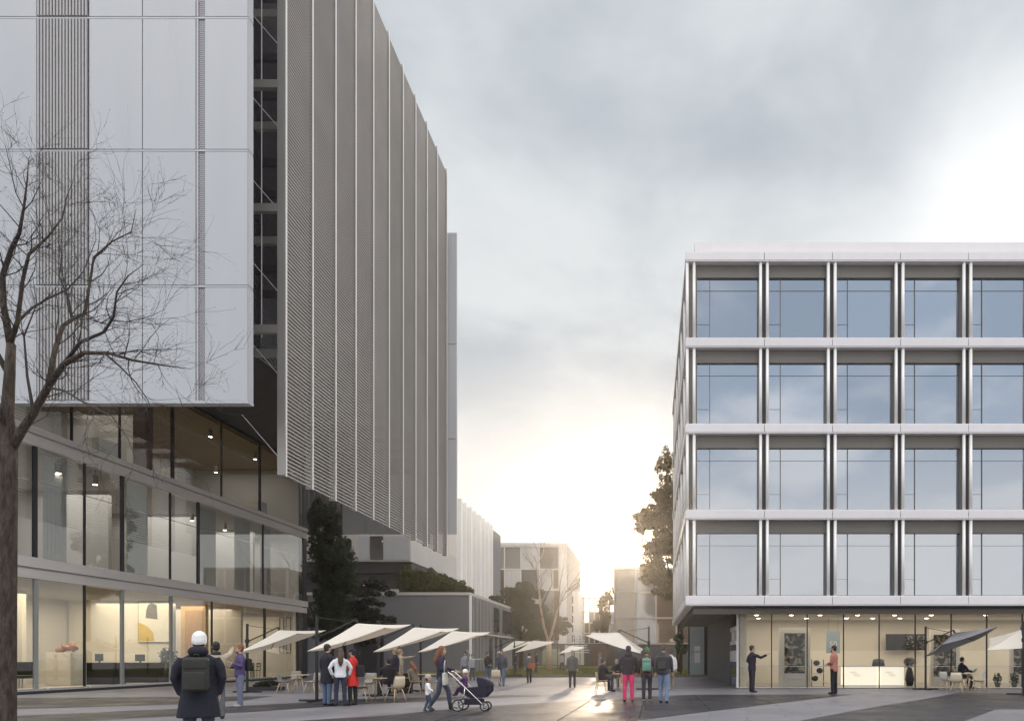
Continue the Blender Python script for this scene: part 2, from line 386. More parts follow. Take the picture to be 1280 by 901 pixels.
# ------------------------------------------------------------------ left building
LX = -23.5          # podium facade
TX = -14.47         # louvre screen
def at(px): return -LX*F/(VX - px)     # depth on podium facade of a column of the photo
def left_building():
    root = thing('office_tower', 'tall white panelled office building with louvred side over a glazed podium', 'building', (-24, 25, 0))
    Y0, Y1 = 24.95, 46.5
    def part(name, mb, m, parent=root, smooth=False, label=None):
        o = mb.build(name, m, parent, smooth)
        if label: o['label'] = label
        return o
    zb = {'f1': .12, 'c1': 4.39, 'b1': 4.39, 'g1': 4.77, 't1': 5.18, 'c2': 9.44, 'g2': 9.86, 't2': 10.12, 'c3': 14.26}
    BX = -31.0
    # bands (floor edges)
    for (z0, zg, z1) in ((4.39, 4.77, 5.18), (9.44, 9.86, 10.12)):
        mb = MB(); mb.box(LX-.3, LX+.06, Y0, Y1, z0, zg-.03).box(LX-.3, LX+.14, Y0, Y1, zg+.03, z1).box(LX-.3, LX-.02, Y0+.01, Y1-.01, zg-.03, zg+.03)
        part('floor_band', mb, STONE)
    part('floor_slab', MB().box(BX, LX-.31, Y0, Y1, 4.40, 5.0), INCEIL); part('floor_slab', MB().box(BX, LX-.31, Y0, Y1, 9.46, 10.0), INCEIL)
    part('floor_slab', MB().box(BX, LX-.05, Y0, Y1, -.02, .11), INFLOOR)
    part('ceiling', MB().box(BX, LX-.02, Y0, Y1, 14.0, 14.2), BRONZECEIL)
    part('soffit_edge', MB().box(LX-.6, LX+.10, Y0, Y1, 14.2, 14.3), DARK)
    part('base_rail', MB().box(LX-.12, LX+.02, Y0, Y1, .11, .20), CHROME)
    part('plinth_wall', MB().box(LX-.2, LX-.01, Y0, Y1, 0, .108), DARKWALL)
    part('rear_wall', MB().box(BX-.3, BX, Y0, Y1, 0, 14.2), INWALL)
    part('end_wall', MB().box(BX, LX-.32, Y1-.3, Y1, .11, 14.0), INWALL)
    part('end_wall', MB().box(BX, LX-.32, Y0, Y0+.2, .11, 14.0), DARKWALL)
    part('corner_post', MB().box(LX-.3, LX+.02, Y1-.42, Y1+.02, 0, 14.2), DARK)
    # windows per storey
    rows = [(.20, 4.38, [24.95, at(45), at(106), at(153), at(214), at(265), at(331), at(372), Y1-.43], {1, 3, 4, 6, 7}),
            (5.19, 9.43, [24.95, at(44), at(106), at(153), at(213), at(248), at(329), Y1-.43], {1, 3, 5}),
            (10.13, 14.19, [24.95, at(90), at(150), at(216), at(277), at(325), Y1-.43], {3, 5})]
    for r, (z0, z1, ys, thick) in enumerate(rows):
        for i in range(len(ys)-1):
            w = part('window', MB().box(LX-.035, LX-.02, ys[i]+.035, ys[i+1]-.035, z0+.03, z1-.03), GLASS)
            if i:
                t = .075 if i in thick else .024
                tm = mat('grey_column', (.33, .335, .32), .5, .1, .05, 1) if (r == 0 and i in (1, 3, 4)) else DARK
                part('mullion', MB().box(LX-(.16 if t > .1 else .06), LX+.03, ys[i]-t, ys[i]+t, z0, z1), tm)
    for r, (zc, zr) in enumerate(((9.4, 8.1), (14.0, 12.9))):       # thin transom bar above head height
        part('transom', MB().box(LX-.06, LX-.04, Y0, Y1-.45, zr, zr+.03), CHROME)
    # interior partitions seen through the glass
    part('partition', MB().box(-30.9, -25.35, 36.2, 36.4, .12, 4.39), INWALL2)
    part('partition', MB().box(-30.9, -24.4, 40.6, 40.8, .12, 4.39), INWALL)
    part('partition', MB().box(-30.9, -28.2, 30.6, 30.8, .12, 4.39), INWALL2)
    for yy, xx in ((33.2, -26.4), (38.5, -25.4), (43.2, -25.2)):
        part('partition', MB().box(-30.9, xx, yy, yy+.2, 5.01, 9.45), INWALL)
    part('partition', MB().box(-30.9, -26.0, 35.3, 35.5, 10.01, 13.99), INWALL)
    part('partition', MB().box(-24.6, -24.0, 32.4, 32.9, 10.01, 13.99), mat('rust_panel', (.12, .04, .025), .6), label='rust brown pier')
    # ---- tower
    T0, T1, ZT = 24.8, 48.4, 35.96
    part('tower_wall', MB().box(-17.2, -16.98, 25.12, T1-.3, 14.32, ZT-.1), DARKGLASS)
    part('roof', MB().box(-59, -17.21, 25.12, T1-.3, ZT-.4, ZT-.1), DARKWALL)
    part('soffit', MB().box(-59, -16.98, 24.95, T1-.3, 14.301, 14.318), DARKWALL)
    part('rear_tower_wall', MB().box(-59, -16.98, T1-.29, T1-.05, 14.32, ZT-.1), DARKWALL)
    # white front
    cols = [-14.47, GX(245, 24.5).x, GX(178, 24.5).x, GX(111, 24.5).x, GX(46, 24.5).x]
    while cols[-1] > -40: cols.append(cols[-1] - 1.905)
    zs = [10.56, 14.70, 19.57, 24.33, 29.1, 33.9, 36.3]
    part('front_wall', MB().box(cols[-1], TX-.012, 24.56, 24.80, 10.58, 36.25), mat('panel_back', (.10, .095, .11), .7, 0, .1, 1))
    gm = mat('grille_metal', (.40, .385, .375), .5, .1, .05, 1); gd = mat('grille_back', (.035, .03, .042), .7)
    for k in range(len(zs)-1):
        z0, z1 = zs[k] + .05, zs[k+1] - .05
        for c in range(len(cols)-1):
            x1, x0 = cols[c] - (.0 if c == 0 else .018), cols[c+1] + .018
            if c in (3, 8) and k < 4:
                mb = MB(); n = 16
                mb.box(x0, x1, 24.545, 24.558, z0, z1)
                mb.cur = 1
                for i in range(n):
                    xx = x0 + (i+.5)*(x1-x0)/n; mb.box(xx-.032, xx+.032, 24.46, 24.54, z0, z1)
                part('grille', mb, [gd, gm])
            elif c == 0:
                xs = x0 + .06
                mb = MB().box(xs, xs+.24, 24.54, 24.558, z0, z1); mb.cur = 1
                nz = int((z1-z0)/.075)
                for i in range(nz):
                    zz = z0 + (i+.5)*(z1-z0)/nz
                    for j in range(4): mb.box(xs + .012+.057*j + .02*(i % 2), xs+.042+.057*j + .02*(i % 2), 24.535, 24.539, zz-.016, zz+.016)
                part('perforated_strip', mb, [mat('perf_metal', (.40, .38, .40), .5, .2, .05), gd])
                part('cladding_panel', MB().box(x0, xs-.004, 24.5, 24.558, z0, z1), WHITE)
                part('cladding_panel', MB().box(xs+.245, x1, 24.5, 24.558, z0, z1).box(TX-.0115, TX+.012, 24.5, 24.81, z0, z1), WHITE)
            else:
                part('cladding_panel', MB().box(x0, x1, 24.5, 24.558, z0, z1), WHITE)
    for z in zs[1:-1]:
        part('joint_strip', MB().box(cols[-1], TX+.005, 24.505, 24.555, z-.03, z+.03).box(TX-.0115, TX+.005, 24.555, 24.805, z-.03, z+.03), WHITE)
    part('bottom_trim', MB().box(cols[-1], TX+.02, 24.49, 24.82, 10.5, 10.6), WHITE)
    # louvre screen
    ZL0 = 8.6; pitch = 2.131; y0 = 27.08
    part('end_frame', MB().box(TX-.31, TX-.001, y0-.10, y0+.06, ZL0, ZT), [ALU])
    for i in range(11):
        y = y0 + i*pitch
        f = part('fin', MB().box(TX-.30, TX-.011, y-.02, y+.02, ZL0-.03, ZT+.02), ALU); part('fin_edge', MB().box(TX-.01, TX+.012, y-.045, y+.045, ZL0-.04, ZT+.03), FINW, f)
    nsl = 176; dz = (ZT-ZL0-.1)/nsl
    for i in range(10):
        ya, yb = y0 + i*pitch + .03, y0 + (i+1)*pitch - .03
        mb = MB()
        for k in range(nsl):
            z = ZL0 + .06 + k*dz; mb.box(TX-.19, TX-.075, ya, yb, z-.019, z+.019)
        part('louvre_panel', mb, SLAT)
    for i in range(11):
        y = y0 + i*pitch
        for z in (14.4, 19.2, 24.1, 28.9, 33.7): part('bracket_beam', MB().box(-16.97, TX-.311, y-.05, y+.12, z-.16, z+.16), ALU)
    # a thin cable net in the cavity
    mb = MB()
    for k in range(8):
        z = 9 + 3.4*k; mb.tube((-16.9, 28.2, z+2.4), (TX-.35, 28.2, z), .018, seg=5)
    mb.tube((-15.75, 27.6, 14.3), (-15.75, 27.6, ZT-.5), .02, seg=5)
    part('cavity_cable', mb, WHITE2)
    # far end panels
    X1 = -13.87
    part('far_panel_back', MB().box(-22, X1-.03, 48.76, 48.96, 10.2, 31.6), WHITE2)
    for z0, z1 in ((10.16, 16.9), (16.95, 23.65), (23.7, 31.65)): part('far_panel', MB().box(-22, X1, 48.66, 48.758, z0+.03, z1-.03), WHITE)
    # interior lamps of the podium: long warm ceiling lamps
    for (z, e, c) in ((4.25, 820, (1, .83, .60)), (9.3, 420, (1, .95, .90)), (13.9, 190, (1, .92, .82))):
        l = bpy.data.lights.new('ceiling_lamp', 'AREA'); l.shape = 'RECTANGLE'; l.size = 4.5; l.size_y = 19; l.energy = e; l.color = c
        o = bpy.data.objects.new('ceiling_lamp', l); COL.objects.link(o); o.location = (-27.2, 35.8, z); 
left_building()

# track spotlights hanging from podium ceilings
def spotlights():
    proto = thing('track_spotlight', 'x', 'spotlight', (0, 0, 0), 0, 'spotlights under the podium ceilings')
    mb = MB().tube((0, 0, 0), (0, 0, -.25), .012, seg=6).tube((0, 0, -.22), (0, 0, -.62), .10, .10, 12)
    mb.build('housing', BROWN, proto); MB().tube((0, 0, -.622), (0, 0, -.63), .085, .085, 12).build('lens', LAMP, proto)
    spots = [(73, 583, 0, 'second floor spotlight nearest the bare tree trunk'), (119, 596, 0, 'second floor spotlight by the first dark mullion'), (191, 660, 0, 'second floor spotlight left of the grey curtain'),
             (240, 650, 0, 'second floor spotlight in the middle of the row'), (281, 662, 0, 'second floor spotlight left of the dark mullion'), (305, 670, 0, 'second floor spotlight right of its twin in the middle'), (350, 684, 0, 'second floor spotlight at the far end by the tree'),
             (263, 535, 1, 'top floor spotlight nearest the white panels'), (319, 563, 1, 'top floor spotlight in front of the last mullion'), (270, 590, 2, 'top floor deep spotlight behind the first pane'), (305, 604, 2, 'top floor deep spotlight left of the mullion'), (354, 622, 2, 'top floor deep spotlight near the building corner'),
             (94, 650, 3, 'lower second floor spotlight deep behind the first pane'), (134, 660, 3, 'lower second floor spotlight deep behind the second pane')]
    for i, (px, py, k, lab) in enumerate(spots):
        o = proto if i == 0 else copy_tree(proto)
        zc = (9.45, 13.99, 13.99, 9.45)[k]
        d = (zc - .6 - EYE)*F/(VY - py); X = (px - VX)*d/F
        if X > LX-.3: d = at(px)*1.02; X = (px-VX)*d/F
        o.location = (X, d, zc); o['label'] = lab
spotlights()

# things inside the podium
def podium_inside():
    def box_thing(name, label, cat, mb, m): return tag(mb.build(name, m), label, cat)
    # plinth with a small horse-like bronze
    a = P(57, 844, 31.3); X0, X1 = GX(57, 31.3).x, GX(88, 31.3).x
    t = thing('display_plinth', 'white display plinth behind the ground floor glass near the tree', 'plinth', ((X0+X1)/2, 31.6, .11))
    MB().bevbox(X0, X1, 31.3, 32.2, .11, 1.62, .02).build('block', INWALL2, t)
    mb = MB(); cx = (X0+X1)/2; cy = 31.75
    for k in range(14):
        random.seed(50+k); mb.ell((cx+random.uniform(-.42, .42), cy+random.uniform(-.15, .15), 1.62+random.uniform(.08, .33)), (random.uniform(.09, .2), .12, random.uniform(.07, .13)), 10, 7)
    mb.tube((cx-.4, cy, 1.63), (cx-.3, cy, 1.85), .05).tube((cx+.35, cy, 1.63), (cx+.25, cy, 1.85), .05).ell((cx+.3, cy, 2.02), (.12, .08, .1))
    vs, fs = remesh(mb, .03, 3); o = MB().add(vs, fs).build('sculpture', mat('terracotta', (.30, .12, .07), .6, 0, .3, 8), None, True)
    tag(o, 'lumpy red brown sculpture lying on the white plinth', 'sculpture')
    # black reception desks
    for (x0, x1, d, h, lab) in ((107, 141, 32.4, 1.75, 'black reception desk behind the second ground floor pane'), (157, 198, 34.8, 1.72, 'black desk in front of the big painting')):
        a0, a1 = GX(x0, d).x, GX(x1, d).x
        t = thing('reception_desk', lab, 'desk', ((a0+a1)/2, d+.4, .11))
        MB().box(a0, a1, d, d+.8, .11, h*.62).build('front_panel', BLACK, t); MB().box(a0-.05, a1+.05, d-.05, d+.85, h*.62+.002, h*.62+.06).build('top', DARK, t)
        mb = MB(); w = a1-a0
        mb.box(a0+.15*w, a0+.45*w, d+.3, d+.33, h*.62+.14, h*.62+.48); mb.box(a0+.28*w, a0+.32*w, d+.31, d+.36, h*.62+.061, h*.62+.16)
        tag(mb.build('monitor', BLACK), 'dark monitor standing on ' + ('the left black desk' if x0 < 120 else 'the black desk under the painting'), 'monitor')
    # painting
    d = 36.17; q = lambda px, py: P(px, py, d)
    t = thing('wall_painting', 'large abstract painting with yellow and grey patches in the podium', 'painting', tuple(q(193, 802)))
    a, b = q(174, 802), q(213, 752)
    MB().box(a.x-.03, b.x+.03, d-.05, d, a.z-.03, b.z+.03).build('frame', DARK, t); MB().box(a.x, b.x, d-.06, d-.051, a.z, b.z).build('canvas', mat('canvas_white', (.78, .74, .64), .8), t)
    pr = MB(); yy = d-.064
    pts = [q(174, 801), q(194, 801), q(192, 790), q(186, 783), q(178, 779), q(174, 778)]; pr.add([(p.x, yy, p.z) for p in pts], [tuple(range(len(pts)))]); pr.build('yellow_patch', mat('ochre', (.62, .42, .06), .8, 0, .15, 2), t)
    pr = MB(); pts = [q(183, 772), q(198, 774), q(197, 756), q(190, 753), q(186, 756), q(184, 762)]; pr.add([(p.x, yy, p.z) for p in pts], [tuple(range(len(pts)))]); pr.build('grey_patch', mat('slate', (.16, .15, .13), .8, 0, .3, 3), t)
    # oak door
    d = 38.2; a, b = P(226, 845, d), P(257, 755, d)
    t = thing('oak_door', 'tall oak door lit in the ground floor of the podium', 'door', ((a.x+b.x)/2, d, .11))
    MB().box(a.x, b.x, d, d+.25, .12, b.z).build('surround', mat('pale_oak', (.62, .42, .2), .5, 0, .12, 2), t); MB().box(a.x+.25, b.x-.15, d-.03, d-.001, .13, b.z-.35).build('leaf', OAK, t)
    MB().tube((b.x-.3, d-.07, 1.1), (b.x-.3, d-.07, 1.5), .02).build('handle', CHROME, t)
    # picture frames
    for (x0, x1, lab) in ((351, 357, 'thin black picture frame by the last podium column, left of its twin'), (359, 365.5, 'thin black picture frame nearest the podium corner')):
        d = 44.9; a, b = P(x0, 816, d), P(x1, 771, d); a.x -= .1; b.x -= .1
        t = thing('picture_frame', lab, 'picture', tuple(a), 0, 'black picture frames in the podium')
        mb = MB(); mb.box(a.x, b.x, d, d+.04, a.z, a.z+.06).box(a.x, b.x, d, d+.04, b.z-.06, b.z).box(a.x, a.x+.05, d, d+.04, a.z+.06, b.z-.06).box(b.x-.05, b.x, d, d+.04, a.z+.06, b.z-.06)
        mb.build('frame', BLACK, t); MB().box(a.x+.05, b.x-.05, d+.02, d+.035, a.z+.06, b.z-.06).build('sheet', INWALL, t)
    # plant vase
    d = 33.9; p = GX(227, d); p.x = min(p.x, LX-.5); p.z = .12
    t = thing('vase_plant', 'dark bushy plant in a tall vase before the oak door', 'plant', tuple(p))
    MB().path([p, p+Vector((0, 0, .5)), p+Vector((0, 0, 1.0))], [.12, .2, .1], 14).build('vase', DARK, t, True)
    foliage(p+Vector((0, 0, 1.35)), (.35, .35, .4), 260, .09, leaf_mat('dark_leaf', (.02, .025, .012), (.05, .05, .02), .15), t, 'foliage', 5)
    # black chair near trunk
    d = 29; p = GX(26, d)
    t = thing('lounge_chair', 'black lounge chair inside the glass beside the tree trunk', 'chair', (p.x, d, .11))
    MB().bevbox(p.x-.35, p.x+.35, d-.3, d+.3, .5, .62, .04).build('seat', BLACK, t); MB().bevbox(p.x-.35, p.x+.35, d+.2, d+.3, .63, 1.2, .03).build('backrest', BLACK, t)
    for sx in (-.3, .3):
        for sy in (-.25, .25): MB().tube((p.x+sx, d+sy, .11), (p.x+sx, d+sy, .5), .02).build('leg', CHROME, t)

def foliage(c, rad, n, size, m, parent, name='crown', seed=1, clumps=0, flat=False, squash=1.0, shell=.35):
    """leaf-sized faces through an uneven volume of many clumps"""
    rng = np.random.default_rng(seed)
    if clumps:
        cc = rng.normal(0, 1, (clumps, 3)); cc /= np.linalg.norm(cc, axis=1)[:, None]; cc *= (rng.random(clumps)**.45)[:, None]*.82
        cr = rng.uniform(.11, .30, clumps)
        idx = rng.integers(0, clumps, n); d = rng.normal(0, 1, (n, 3)); d /= np.linalg.norm(d, axis=1)[:, None]
        rr = (shell + (1-shell)*rng.random(n))**.6
        p = cc[idx] + d*(cr[idx]*rr)[:, None]*np.array([1, 1, squash])
    else:
        d = rng.normal(0, 1, (n, 3)); d /= np.linalg.norm(d, axis=1)[:, None]
        p = d*(rng.random(n)**.4)[:, None]*(1 + .25*np.sin(5*d[:, :1]*3 + seed)*np.cos(4*d[:, 1:2]*2))
    p = p*np.array(rad) + np.array(c)
    a = rng.normal(0, 1, (n, 3)); a /= np.linalg.norm(a, axis=1)[:, None]
    if flat: a[:, 2] *= .35
    b = np.cross(a, rng.normal(0, 1, (n, 3))); b /= (np.linalg.norm(b, axis=1)[:, None] + 1e-9)
    s = size*rng.uniform(.55, 1.3, n)[:, None]
    nv = np.cross(a, b)*s*.25
    v = np.stack([p - a*s, p + b*s*.42 + nv, p + a*s, p - b*s*.42 + nv], 1).reshape(-1, 3)
    off = np.array(wloc(parent)) if parent else 0
    me = bpy.data.meshes.new(name); me.from_pydata((v - off).tolist(), [], np.arange(4*n).reshape(n, 4).tolist())
    me.materials.append(m); o = bpy.data.objects.new(name, me); COL.objects.link(o)
    if parent: o.parent = parent
    return o
podium_inside()
def podium_more():
    # bookcase and dining table behind the far ground floor panes, curtains and cabinets above
    t = thing('bookcase', 'tall pale bookcase with dark books behind the ground floor panes', 'bookcase', (-30.6, 43.0, .11))
    mb = MB()
    for k in range(6): mb.box(-30.98, -30.55, 41.2, 46.0, .12+k*.62, .16+k*.62)
    for y in (41.2, 42.8, 44.4, 45.96): mb.box(-30.98, -30.551, y, y+.04, .12, 3.26)
    mb.build('shelf_frame', WOOD, t); rng = random.Random(9); mb = MB()
    for k in range(5):
        y = 41.3
        while y < 45.8:
            w = rng.uniform(.05, .13); h = rng.uniform(.28, .5)
            if rng.random() < .75: mb.box(-30.9, -30.6, y, y+w-.01, .161+k*.62, .161+k*.62+h)
            y += w + (.3 if rng.random() < .08 else 0)
    mb.build('book_row', [mat('book_covers', (.14, .10, .085), .7, 0, .5, 6)], t)
    d = 37.3; p = GX(333, 43.2); x, y = p.x-1.6, 42.8
    x = min(x, -24.6)
    t = thing('dining_table', 'dark dining table with lamp light behind the last ground floor panes', 'table', (x, y, .11))
    MB().box(x-.45, x+.45, y-1.1, y+1.1, .84, .89).build('table_top', DARK, t)
    for sx in (-.4, .4):
        for sy in (-1.0, 1.0): MB().tube((x+sx, y+sy, .11), (x+sx, y+sy, .84), .03).build('leg', DARK, t)
    for k, (sy, w) in enumerate(((-.7, 'nearest'), (0, 'middle'), (.7, 'far'))):
        c = thing('dining_chair', f'black slatted dining chair at the podium table, {w} one', 'chair', (x+.75, y+sy, .11), 0, 'dining chairs in the podium')
        X0, Y0 = x+.75, y+sy
        MB().box(X0-.2, X0+.2, Y0-.2, Y0+.2, .55, .59).build('seat', BLACK, c)
        mb = MB(); mb.box(X0+.17, X0+.2, Y0-.2, Y0-.17, .59, 1.05).box(X0+.17, X0+.2, Y0+.17, Y0+.2, .59, 1.05).box(X0+.17, X0+.2, Y0-.17, Y0+.17, .95, 1.04).box(X0+.17, X0+.2, Y0-.17, Y0+.17, .78, .84); mb.build('backrest', BLACK, c)
        for sx in (-.17, .17):
            for ss in (-.17, .17): MB().tube((X0+sx, Y0+ss, .11), (X0+sx, Y0+ss, .55), .018).build('leg', BLACK, c)
    t = thing('pendant_lamp', 'dark pendant lamp above the podium dining table', 'lamp', (x, y, 2.1))
    MB().tube((x, y, 2.5), (x, y, 4.39), .01, seg=6).build('cord', DARK, t); MB().path([(x, y, 2.15), (x, y, 2.45), (x, y, 2.5)], [.28, .1, .03], 16).build('shade', DARK, t, True)
    cm = mat('curtain_cloth', (.50, .48, .46), .9, 0, .06, 2)
    for k, (y0, y1, w) in enumerate(((27.0, 28.0, 'nearest the bare tree'), (31.3, 32.6, 'in the third bay'), (36.4, 37.6, 'in the middle bay'), (39.4, 40.9, 'left of the last mullion'), (42.0, 43.0, 'in the last bay'))):
        n = int((y1-y0)/.09); pts = [(-24.05 + .035*(i % 2)*2, y0 + i*(y1-y0)/n) for i in range(n+1)]
        mb = MB(); vs = [(a, b, 5.02) for a, b in pts] + [(a, b, 9.40) for a, b in pts] + [(a-.012, b, 5.02) for a, b in pts] + [(a-.012, b, 9.40) for a, b in pts]; m = n+1
        fs = [(i, i+1, m+i+1, m+i) for i in range(n)] + [(2*m+i+1, 2*m+i, 3*m+i, 3*m+i+1) for i in range(n)]
        mb.add(vs, fs); tag(mb.build('curtain', cm, None, False), 'tall grey pleated curtain on the second podium floor ' + w, 'curtain', 'curtains of the podium')
    for k, (px, w) in enumerate(((140, 'behind the rust brown pier'), (232, 'behind the first clear pane'), (330, 'nearest the building corner'))):
        dd = at(px)*1.03; a = (px-VX)*dd/F - .5
        t = thing('white_cabinet', 'low white cabinet on the top podium floor ' + w, 'cabinet', (a, dd, 10.02), 0, 'white cabinets on the top floor')
        MB().box(a-.4, a+.4, dd-.5, dd+.5, 10.06, 11.1).build('carcass', INWALL2, t); MB().box(a+.401, a+.42, dd-.48, dd-.01, 10.1, 11.06).build('door', WHITE2, t); MB().box(a+.401, a+.42, dd+.01, dd+.48, 10.1, 11.06).build('door', WHITE2, t)
        MB().box(a-.38, a+.38, dd-.48, dd+.48, 10.02, 10.059).build('kick', DARK, t)
podium_more()

# ------------------------------------------------------------------ right building
def facade(root, xf, bays, z0, nst, sh, lab=''):
    """bays: list of (u0,u1); outward normal is -n in local (u, n, z)"""
    u0, u1 = bays[0][0], bays[-1][1]
    def part(name, parent=root, m=None, smooth=False, fn=None):
        mb = MB(); mb.xf = xf; fn(mb); return mb.build(name, m, parent, smooth)
    for s in range(nst+1):
        z = z0 + s*sh
        def band(mb):
            for k, (a, b) in enumerate(bays): mb.box(a + (.012 if k else 0), b - .012, 0, .34, z+.02, z+.33)
            mb.box(u0+.02, u1-.02, .02, .34, z-.03, z+.018); mb.box(u0+.02, u1-.02, .03, .34, z+.332, z+.38)
        part('spandrel', m=WHITE2, fn=band)
    for s in range(nst):
        zb, zt = z0 + s*sh + .381, z0 + (s+1)*sh - .031
        for k, (a, b) in enumerate(bays):
            def frame(mb):
                mb.box(a+.14, b-.14, .30, .50, zt-.53, zt)               # lintel
                mb.box(a+.14, a+.50 if k == 0 else a+.20, .30, .50, zb, zt-.53)
                mb.box(b-.20, b-.14, .30, .50, zb, zt-.53); mb.box(a+.20, b-.20, .30, .50, zb, zb+.04)
                w0 = a + (.50 if k == 0 else .20)
                mb.box(w0+.53, w0+.555, .37, .41, zb+.04, zt-.53)
                mb.box(w0, w0+.52, .39, .41, zb+.72, zb+.728); mb.box(w0, b-.2, .385, .402, zt-1.05, zt-1.042)
                mb.box(a+.085, a+.14, .3, 1.0, zb, zt); mb.box(b-.14, b-.085, .3, 1.0, zb, zt)
            w = part('window', m=BROWN, fn=frame)
            part('pane', w, SOLAR, fn=lambda mb: mb.box(a+.14, b-.14, .41, .43, zb, zt-.5))
    for k in range(len(bays)+1):
        u = bays[k][0] if k < len(bays) else bays[-1][1]
        def pair(mb):
            for s in range(nst):
                zb, zt = z0 + s*sh + .385, z0 + (s+1)*sh - .034
                for du in (-.145, .145):
                    uu = u + du + (.22 if k == 0 else -.22 if k == len(bays) else 0)
                    mb.tube((uu, .10, zb), (uu, .10, zt), .068, seg=14)
        for s in range(nst):
            for du in (-.145, .145):
                uu = u + du + (.22 if k == 0 else -.22 if k == len(bays) else 0)
                zb, zt = z0 + s*sh + .385, z0 + (s+1)*sh - .034
                part('column', m=FINW, smooth=True, fn=lambda mb: mb.tube((uu, .12, zb), (uu, .12, zt), .066, seg=14))
            if 0 < k < len(bays):
                part('pier', m=DARKWALL, fn=lambda mb: mb.box(u-.08, u+.08, .24, .9, z0+s*sh+.385, z0+(s+1)*sh-.034))

def right_building():
    root = thing('office_block', 'right hand office block of white bands, paired columns and blue windows', 'building', (0, 0, 0))
    c = GX(857, 28.6); x0 = c.x; d0 = 28.6
    z0 = 3.6; sh = 3.603
    bw = 2.852
    first = GX(955.5, d0).x
    bays = [(x0, first)]
    for k in range(7): bays.append((first + k*bw, first + (k+1)*bw))
    xe = bays[-1][1]; DEP = 18.4
    xfF = lambda p: Vector((p.x, d0 + p.y, p.z))
    facade(root, xfF, bays, z0, 4, sh)
    sb = [(0.345 + k*3.0, 0.345 + (k+1)*3.0) for k in range(6)]
    xfS = lambda p: Vector((x0 + .004 + p.y, d0 + p.x, p.z))
    facade(root, xfS, sb, z0, 4, sh)
    def part(name, mb, m, parent=root): return mb.build(name, m, parent)
    part('core', MB().box(x0+1.02, xe-.05, d0+1.02, d0+DEP-.1, z0+.05, z0+4*sh+.2), DARKWALL)
    part('roof', MB().box(x0+.06, xe-.05, d0+.36, d0+DEP, z0+4*sh+.381, z0+4*sh+.41), WHITE2)
    part('parapet', MB().box(x0+.45, xe-.3, d0+.9, d0+1.1, z0+4*sh+.411, z0+4*sh+1.30).box(x0+.45, x0+.65, d0+1.11, d0+DEP-.4, z0+4*sh+.411, z0+4*sh+1.30), WHITE2)
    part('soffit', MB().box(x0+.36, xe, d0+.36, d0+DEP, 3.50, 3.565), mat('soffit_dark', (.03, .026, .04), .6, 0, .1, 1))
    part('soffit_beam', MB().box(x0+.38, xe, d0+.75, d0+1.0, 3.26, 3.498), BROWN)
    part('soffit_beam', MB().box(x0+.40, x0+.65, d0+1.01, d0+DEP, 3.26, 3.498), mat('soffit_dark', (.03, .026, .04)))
    # ground storey
    gd = 30.6; gx = GX(920.5, gd).x; gr = d0 + DEP - 1
    part('floor', MB().box(gx, xe, gd, 37.0, .006, .03), INFLOOR)
    part('side_wall', MB().box(gx-.02, gx+.18, gd+2.4, gr, .03, 3.49), mat('blue_grey_panel', (.07, .075, .095), .45, 0, .08, 1.5))
    part('rear_wall', MB().box(gx+.181, xe, 36.6, 36.8, .03, 3.49), mat('shop_wall', (.62, .56, .47), .8, 0, .05, .7))
    part('wainscot', MB().box(gx+.181, xe, 36.55, 36.598, .03, 1.75), mat('shop_wall_light', (.72, .66, .56), .7, 0, .05, .7))
    part('ceiling', MB().box(gx+.181, xe, gd+.1, 36.59, 3.38, 3.45), INWALL2)
    part('corner_post', MB().box(gx, gx+.09, gd-.05, gd+.05, .03, 3.49), WHITE2)
    part('corner_pier', MB().box(gx+.2, gx+.5, gd+.35, gd+.75, .03, 3.38), mat('cream_wall', (.75, .68, .56), .7))
    part('side_glass', MB().box(gx+.02, gx+.035, gd+.06, gd+2.38, .03, 3.49), SOLAR)
    for (za, zb2) in ((2.62, 2.8), (1.98, 2.14), (1.2, 1.7)): part('side_reflection', MB().box(gx-.01, gx+.018, gd+.06, gd+2.38, za, zb2), WHITE2)  # white bars standing in for reflections on the side glass
    edges = [gx+.09] + [GX(p, gd).x for p in (964.5, 1009, 1054.5, 1099, 1144, 1189, 1233.5, 1278)]
    while edges[-1] < xe - 1.6: edges.append(edges[-1] + 1.6)
    for i in range(len(edges)-1):
        part('shop_window', MB().box(edges[i]+.012, edges[i+1]-.012, gd-.008, gd+.008, .06, 3.48), GLASS2)
        if i: part('shop_mullion', MB().box(edges[i]-.018, edges[i]+.018, gd-.03, gd+.06, .03, 3.49), DARK)
    part('bottom_rail', MB().box(gx+.09, xe, gd-.03, gd+.03, .03, .058), CHROME)
    part('glass_rail', MB().box(gx+.09, xe, gd+.012, gd+.02, .98, 1.0), CHROME)
    for px, py in ((1003+36, 768),):
        pass
    l = bpy.data.lights.new('shop_ceiling_lamp', 'AREA'); l.shape = 'RECTANGLE'; l.size = xe-gx-1; l.size_y = 4; l.energy = 330; l.color = (1, .90, .76)
    o = bpy.data.objects.new('shop_ceiling_lamp', l); COL.objects.link(o); o.location = ((gx+xe)/2, 33.8, 3.3)
    # downlights
    proto = thing('downlight', 'x', 'ceiling light', (0, 0, 0), 0, 'downlights in the shop ceiling')
    MB().tube((0, 0, 0), (0, 0, -.03), .12, seg=14).build('rim', WHITE2, proto); MB().tube((0, 0, -.031), (0, 0, -.04), .09, seg=14).build('lens', LAMP, proto)
    first_d = True
    seen = [945.5, 989, 1025, 1072, 1118, 1164, 1232]
    words = ['above the man with the raised arm', 'above the framed poster', 'left of the man in the orange jacket', 'above the left half of the counter', 'above the right counter', 'left of the grey umbrella', 'above the right end of the grey umbrella']
    far = [948, 1008, 1058, 1091, 1125, 1158]
